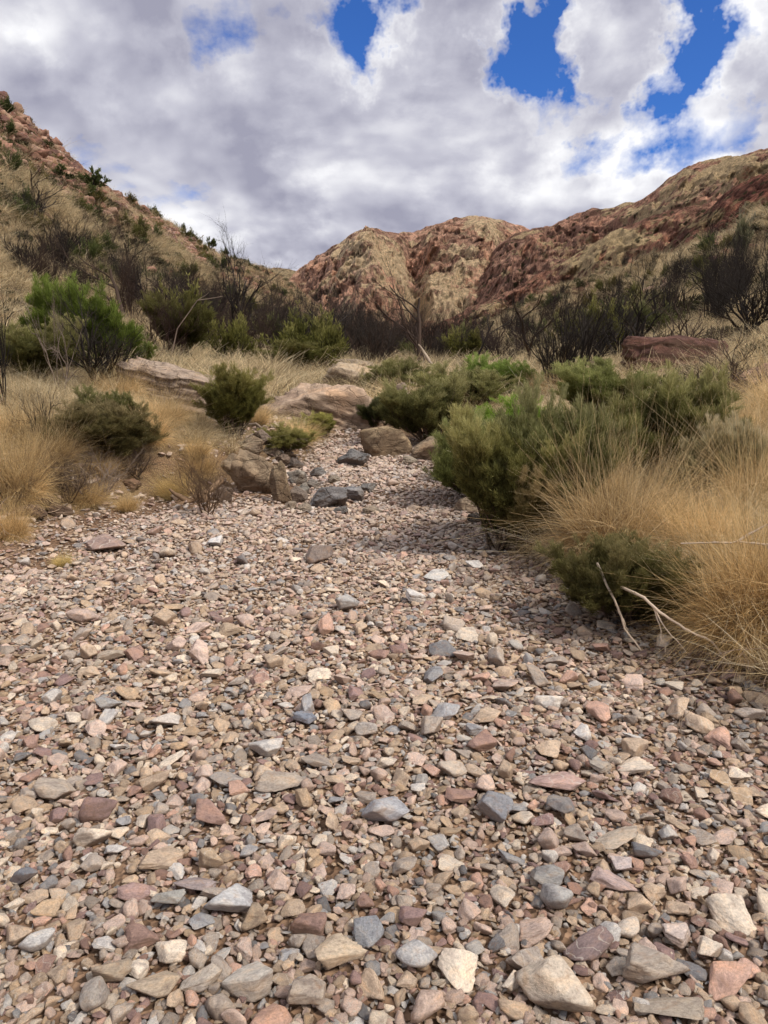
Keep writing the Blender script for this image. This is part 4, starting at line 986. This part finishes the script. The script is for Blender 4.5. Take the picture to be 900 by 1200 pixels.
# grey-green tree on the right skyline and bare trees there
for i, (px, py, w, h, k, lab) in enumerate([(868, 312, 30, 62, 'dtree1', 'bare dark tree with pale grey crown on the right slope')]):
    p = on(px, py); d = depth_of(p); plant('hill_tree', lab, 'tree', p, SH['tree0'][0], SH['fbush0'][1], (w * d / F, w * d / F, h * d / F), (1.0, 1.0, 1.4), BLK)
for i in range(64):
    px = random.uniform(590, 915); py = random.uniform(300, 400) - (px - 600) * .05
    p = on(px, py); d = depth_of(p)
    if p[1] > 130: continue
    k = random.choice(['hero0', 'hero0', 'dtree0', 'dtree1', 'dead2', 'dead1']); me = SH[k]; bb = coords(me)
    h = random.uniform(2.4, 4.8); w = h * .6; ext = bb.max(0) - bb.min(0)
    solo('burnt_shrub', 'bare black burnt shrub on the right slope', 'dead shrub', p, me, (w / ext[0], w / ext[1], h / bb[:, 2].max()), BLK, 'bare black shrubs on the right slope')
print('plants placed', time.time() - T0)

# ------------------------------------------------------------------ grass cover
def field(name, label, n, ymin, ymax, smin, smax, protos, dens, umax=.62, pw=1.0, extra=None):
    y = ymin + (ymax - ymin) * rng.random(n) ** pw; x = rng.uniform(-umax, umax, n) * (y + 1.5)
    keep = dens(x, y) > rng.random(n); x, y = x[keep], y[keep]; n = len(x)
    s = rng.uniform(smin, smax, n); z = height(x, y) - .02
    rot = np.stack([rng.normal(0, .1, n), rng.normal(0, .1, n), rng.uniform(0, 6.28, n)], 1)
    scl = np.stack([s * 1.1, s * 1.1, s * rng.uniform(.6, 1.0, n)], 1)
    scatter(name, label, np.stack([x, y, z], 1), rot, scl, rng.integers(0, len(protos), n), protos); print(name, n)
off_bed = lambda x, y: (bedmask(x, y) < -.25) * (.35 + .65 * sstep(-.3, .3, fbm(x * .5, y * .5, 0, 2, 77))) * (1 - .9 * (np.hypot((x + 1.15) / 1.3, (y - 11.3) / 2.4) < 1)) * (np.hypot(x + 2.2, y - 8.0) > .7)
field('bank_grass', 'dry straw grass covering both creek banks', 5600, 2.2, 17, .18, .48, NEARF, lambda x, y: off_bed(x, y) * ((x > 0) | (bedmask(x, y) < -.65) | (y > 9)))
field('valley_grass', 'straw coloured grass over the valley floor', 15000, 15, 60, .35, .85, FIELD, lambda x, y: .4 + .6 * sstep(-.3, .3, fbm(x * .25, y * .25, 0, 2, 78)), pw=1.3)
field('hill_grass', 'pale spinifex hummocks over the hillsides', 42000, 45, 190, .7, 1.5, FIELD, lambda x, y: (np.abs(x - .03 * y) > 4) * (1 - .92 * sstep(17, 23, height(x, y)) * (x < 0) * (y < 112)) * (.35 + .65 * sstep(-.35, .25, fbm(x * .08, y * .08, 0, 3, 79))), umax=.6, pw=1.1)
def twig_shape(seed):
    rs = np.random.default_rng(seed); lines = []
    for i in range(7): grow(rs, (rs.normal() * .3, rs.normal() * .3, .04 + .1 * rs.random()), (rs.normal(), rs.normal(), .15), rs.uniform(.3, .9), .009, 1, lines, nch=(1, 3), spread=.8, up=-.03, wig=.2)
    V, q = tubes([(a, b) for a, b, c in lines], 3); m = M_litter
    return mesh('litter_shape', V, q, [m], attrs={'tint': rs.random(len(V)) * .4 + .3})
M_litter = plant_mat('litter', [(0, (.09, .06, .04)), (.5, (.25, .18, .125)), (1, (.48, .40, .31))], 0, False)
TW = [twig_shape(950 + i) for i in range(5)]
field('flood_litter', 'dead twigs and flood litter along the edges of the gravel', 2600, 2.4, 13, .18, .55, TW, lambda x, y: np.exp(-((bedmask(x, y) + .35) / .38) ** 2) * np.where(x < 0, 1.0, .8), umax=.65)
def puff_shape(seed, mat):
    rs = np.random.default_rng(seed); n = 260; P = rs.normal(size=(n, 3)); P /= np.linalg.norm(P, axis=1)[:, None]; P *= (.25 + .3 * rs.random(n))[:, None]; P[:, 2] = np.abs(P[:, 2]) * 1.1
    D = P + rs.normal(0, .3, (n, 3)); D[:, 2] += .4; D /= np.linalg.norm(D, axis=1)[:, None]
    V, q = leaves(P, D, np.full(n, .26), np.full(n, .07), rs)
    return mesh('scrub_shape', V, q, [mat], attrs={'tint': np.repeat(np.clip(rs.normal(.4, .25, n), 0, 1), 4)})
SCR = [puff_shape(900 + i, M_scrubI) for i in range(3)]
field('hill_scrub', 'low dark scrub speckled over the hillsides', 5200, 40, 190, .5, 1.5, SCR, lambda x, y: (1.0 + .6 * (x < 0)) * (np.abs(x - .03 * y) > 6) * (.2 + .8 * sstep(-.1, .35, fbm(x * .07, y * .07, 0, 3, 80))), umax=.6, pw=1.1)
field('valley_scrub', 'low olive scrub through the valley floor grass', 1500, 13, 60, .25, .8, SCR, lambda x, y: (np.hypot((x + 1.15) / 1.3, (y - 11.3) / 2.4) > 1) * (.3 + .7 * sstep(-.1, .3, fbm(x * .2, y * .2, 0, 2, 81))), pw=1.2)
x = rng.uniform(-75, 80, 60000); y = rng.uniform(48, 165, 60000); z = height(x, y)
red = fbm(x * .06, y * .06, 0, 3, 83)
ok = ((x < 0) & (z > 15) & (y < 122) & (rng.random(60000) < .95)) | ((red > .22) & (z > 6) & (rng.random(60000) < .18))
x, y, z = x[ok], y[ok], z[ok]; n = len(x); s_ = rng.uniform(.3, 1.0, n) ** 1.6 * 1.9
cc_ = np.array([(.19, .09, .065), (.27, .14, .10), (.33, .21, .15), (.12, .06, .05)])[rng.integers(0, 4, n)] * rng.uniform(.7, 1.2, n)[:, None]
scatter('hill_rocks', 'red-brown rocks and scree over the hillsides', np.stack([x, y, z + s_ * .1], 1), np.stack([rng.normal(0, .3, n), rng.normal(0, .3, n), rng.uniform(0, 6.28, n)], 1), np.stack([s_, s_ * .8, s_ * .6], 1), rng.integers(0, len(GPROTO), n), GPROTO, cc_)
print('grass', n, time.time() - T0)

# ------------------------------------------------------------------ light: sun, sky and broken cloud
SUN = np.array([.66, -.38, .86]); SUN /= np.linalg.norm(SUN)
el = math.asin(SUN[2]); az = math.atan2(SUN[0], SUN[1])
sd = bpy.data.lights.new('sun', 'SUN'); sd.energy = 3.5; sd.angle = R(11); sd.color = (1, .93, .83)
so = bpy.data.objects.new('sun', sd); C.objects.link(so)
from mathutils import Vector
so.rotation_euler = Vector(SUN).to_track_quat('Z', 'Y').to_euler()
W = bpy.data.worlds.new('World'); scene.world = W; W.use_nodes = True; W.cycles.sampling_method = 'MANUAL'; W.cycles.sample_map_resolution = 256; t = NT(W.node_tree)
tc = t.n('ShaderNodeTexCoord'); dirv = (tc, 'Generated')
sky = t.n('ShaderNodeTexSky', sky_type='NISHITA', sun_disc=False, sun_elevation=el, sun_rotation=az, altitude=700.0, dust_density=.4, ozone_density=3.0)
skyc = t.mix(1.0, (sky, 0), (.036, .068, .125), 'MULTIPLY')
sep = t.n('ShaderNodeSeparateXYZ', {0: dirv})
SKYX, SKYY = 7.1, 5.4
zz = t.math('ADD', t.math('MAXIMUM', (sep, 'Z'), 0.0), .42)
pl = t.n('ShaderNodeCombineXYZ', {0: t.math('ADD', t.math('DIVIDE', (sep, 'X'), zz), SKYX), 1: t.math('ADD', t.math('DIVIDE', (sep, 'Y'), zz), SKYY), 2: 0.0})
def clouds(vec):
    nz_ = t.n('ShaderNodeTexNoise', {'Vector': vec, 'Scale': 2.1, 'Detail': 8.0, 'Roughness': .58, 'Distortion': .1}, noise_dimensions='2D')
    wp = t.n('ShaderNodeVectorMath', {0: vec, 1: t.n('ShaderNodeVectorMath', {0: (nz_, 'Color'), 1: (.42, .42, .42)}, operation='MULTIPLY')}, operation='ADD')
    v = t.n('ShaderNodeTexVoronoi', {'Vector': wp, 'Scale': 5.0}, voronoi_dimensions='2D')
    v2 = t.n('ShaderNodeTexVoronoi', {'Vector': wp, 'Scale': 13.0}, voronoi_dimensions='2D')
    return nz_, v, v2
n0_, v_, v2_ = clouds(pl)
puff = t.math('ADD', t.math('MULTIPLY', (v_, 'Distance'), -.16), t.math('MULTIPLY', (v2_, 'Distance'), -.07))
c0 = t.math('ADD', n0_, puff)
pl2 = t.n('ShaderNodeVectorMath', {0: pl, 1: (.05, -.07, .0)}, operation='ADD')
c1 = t.n('ShaderNodeTexNoise', {'Vector': pl2, 'Scale': 2.1, 'Detail': 4.0, 'Roughness': .58, 'Distortion': .1}, noise_dimensions='2D')
wn = t.n('ShaderNodeVectorMath', {0: (t.noise(dirv, 11.0, 5, .65), 'Color'), 1: (.5, .5, .5)}, operation='SUBTRACT')
dw = t.n('ShaderNodeVectorMath', {0: dirv, 1: t.n('ShaderNodeVectorMath', {0: wn, 1: (.15, .15, .15)}, operation='MULTIPLY')}, operation='ADD')
dw = t.n('ShaderNodeVectorMath', {0: dw}, operation='NORMALIZE')
def hole(px, py, rad, k):
    d = ray(px, py); d = d / np.linalg.norm(d)
    dot = t.n('ShaderNodeVectorMath', {0: dw, 1: tuple(float(v) for v in d)}, operation='DOT_PRODUCT')
    return t.math('MULTIPLY', (t.ramp((dot, 'Value'), [(math.cos(R(rad)), 0.0), (math.cos(R(rad * .15)), 1.0)]), 0), k)
dens = t.math('ADD', c0, .335)
for h in [(640, 82, 2.8, .34), (600, 95, 2.0, .24), (620, 28, 2.8, .34), (690, 30, 1.6, .2), (760, 40, 2.6, .30), (810, 30, 3.0, .34), (880, 14, 4.0, .40), (400, 30, 2.3, .36), (435, 18, 2.3, .36), (270, 14, 1.7, .36), (830, 112, 2.4, .34), (690, 158, 1.3, .26), (775, 162, 1.2, .26)]:
    dens = t.math('SUBTRACT', dens, hole(h[0], h[1], h[2], h[3] * .80))
for h in [(722, 66, 2.6, .26), (868, 72, 2.8, .26), (740, 0, 2.6, .26), (600, 150, 4, .16), (520, 60, 4, .14), (340, 40, 3, .14), (650, 125, 2.5, .18), (780, 190, 4, .16)]:
    dens = t.math('ADD', dens, hole(*h))
alpha = t.ramp(dens, [(.40, 0.0), (.47, .45), (.56, 1.0)])
dif = t.math('ADD', t.math('MULTIPLY', t.math('SUBTRACT', n0_, c1), 3.6), t.math('MULTIPLY', t.math('ADD', puff, .09), 3.2))
big_ = t.noise(pl, 1.5, 2, .5)
thick = t.ramp(dens, [(.46, .84), (.56, .66), (.66, .42), (.85, .22)])
br = t.math('ADD', t.math('ADD', (thick, 0), dif), t.math('MULTIPLY', t.math('SUBTRACT', big_, .5), 1.1))
br = t.math('ADD', t.math('MULTIPLY', t.math('ADD', br, t.math('MULTIPLY', t.math('SUBTRACT', (sep, 'Z'), .42), .35)), .74), .17)
cc = t.ramp(br, [(.0, (.33, .33, .42)), (.34, (.52, .52, .60)), (.56, (.69, .69, .745)), (.82, (.94, .94, .96))])
allc = t.mix((alpha, 0), MX(skyc), (cc, 0))
bg = t.n('ShaderNodeBackground', {'Color': MX(allc), 'Strength': 1.1})
t.t.links.new(bg.outputs[0], t.n('ShaderNodeOutputWorld').inputs[0])
print('done', time.time() - T0)
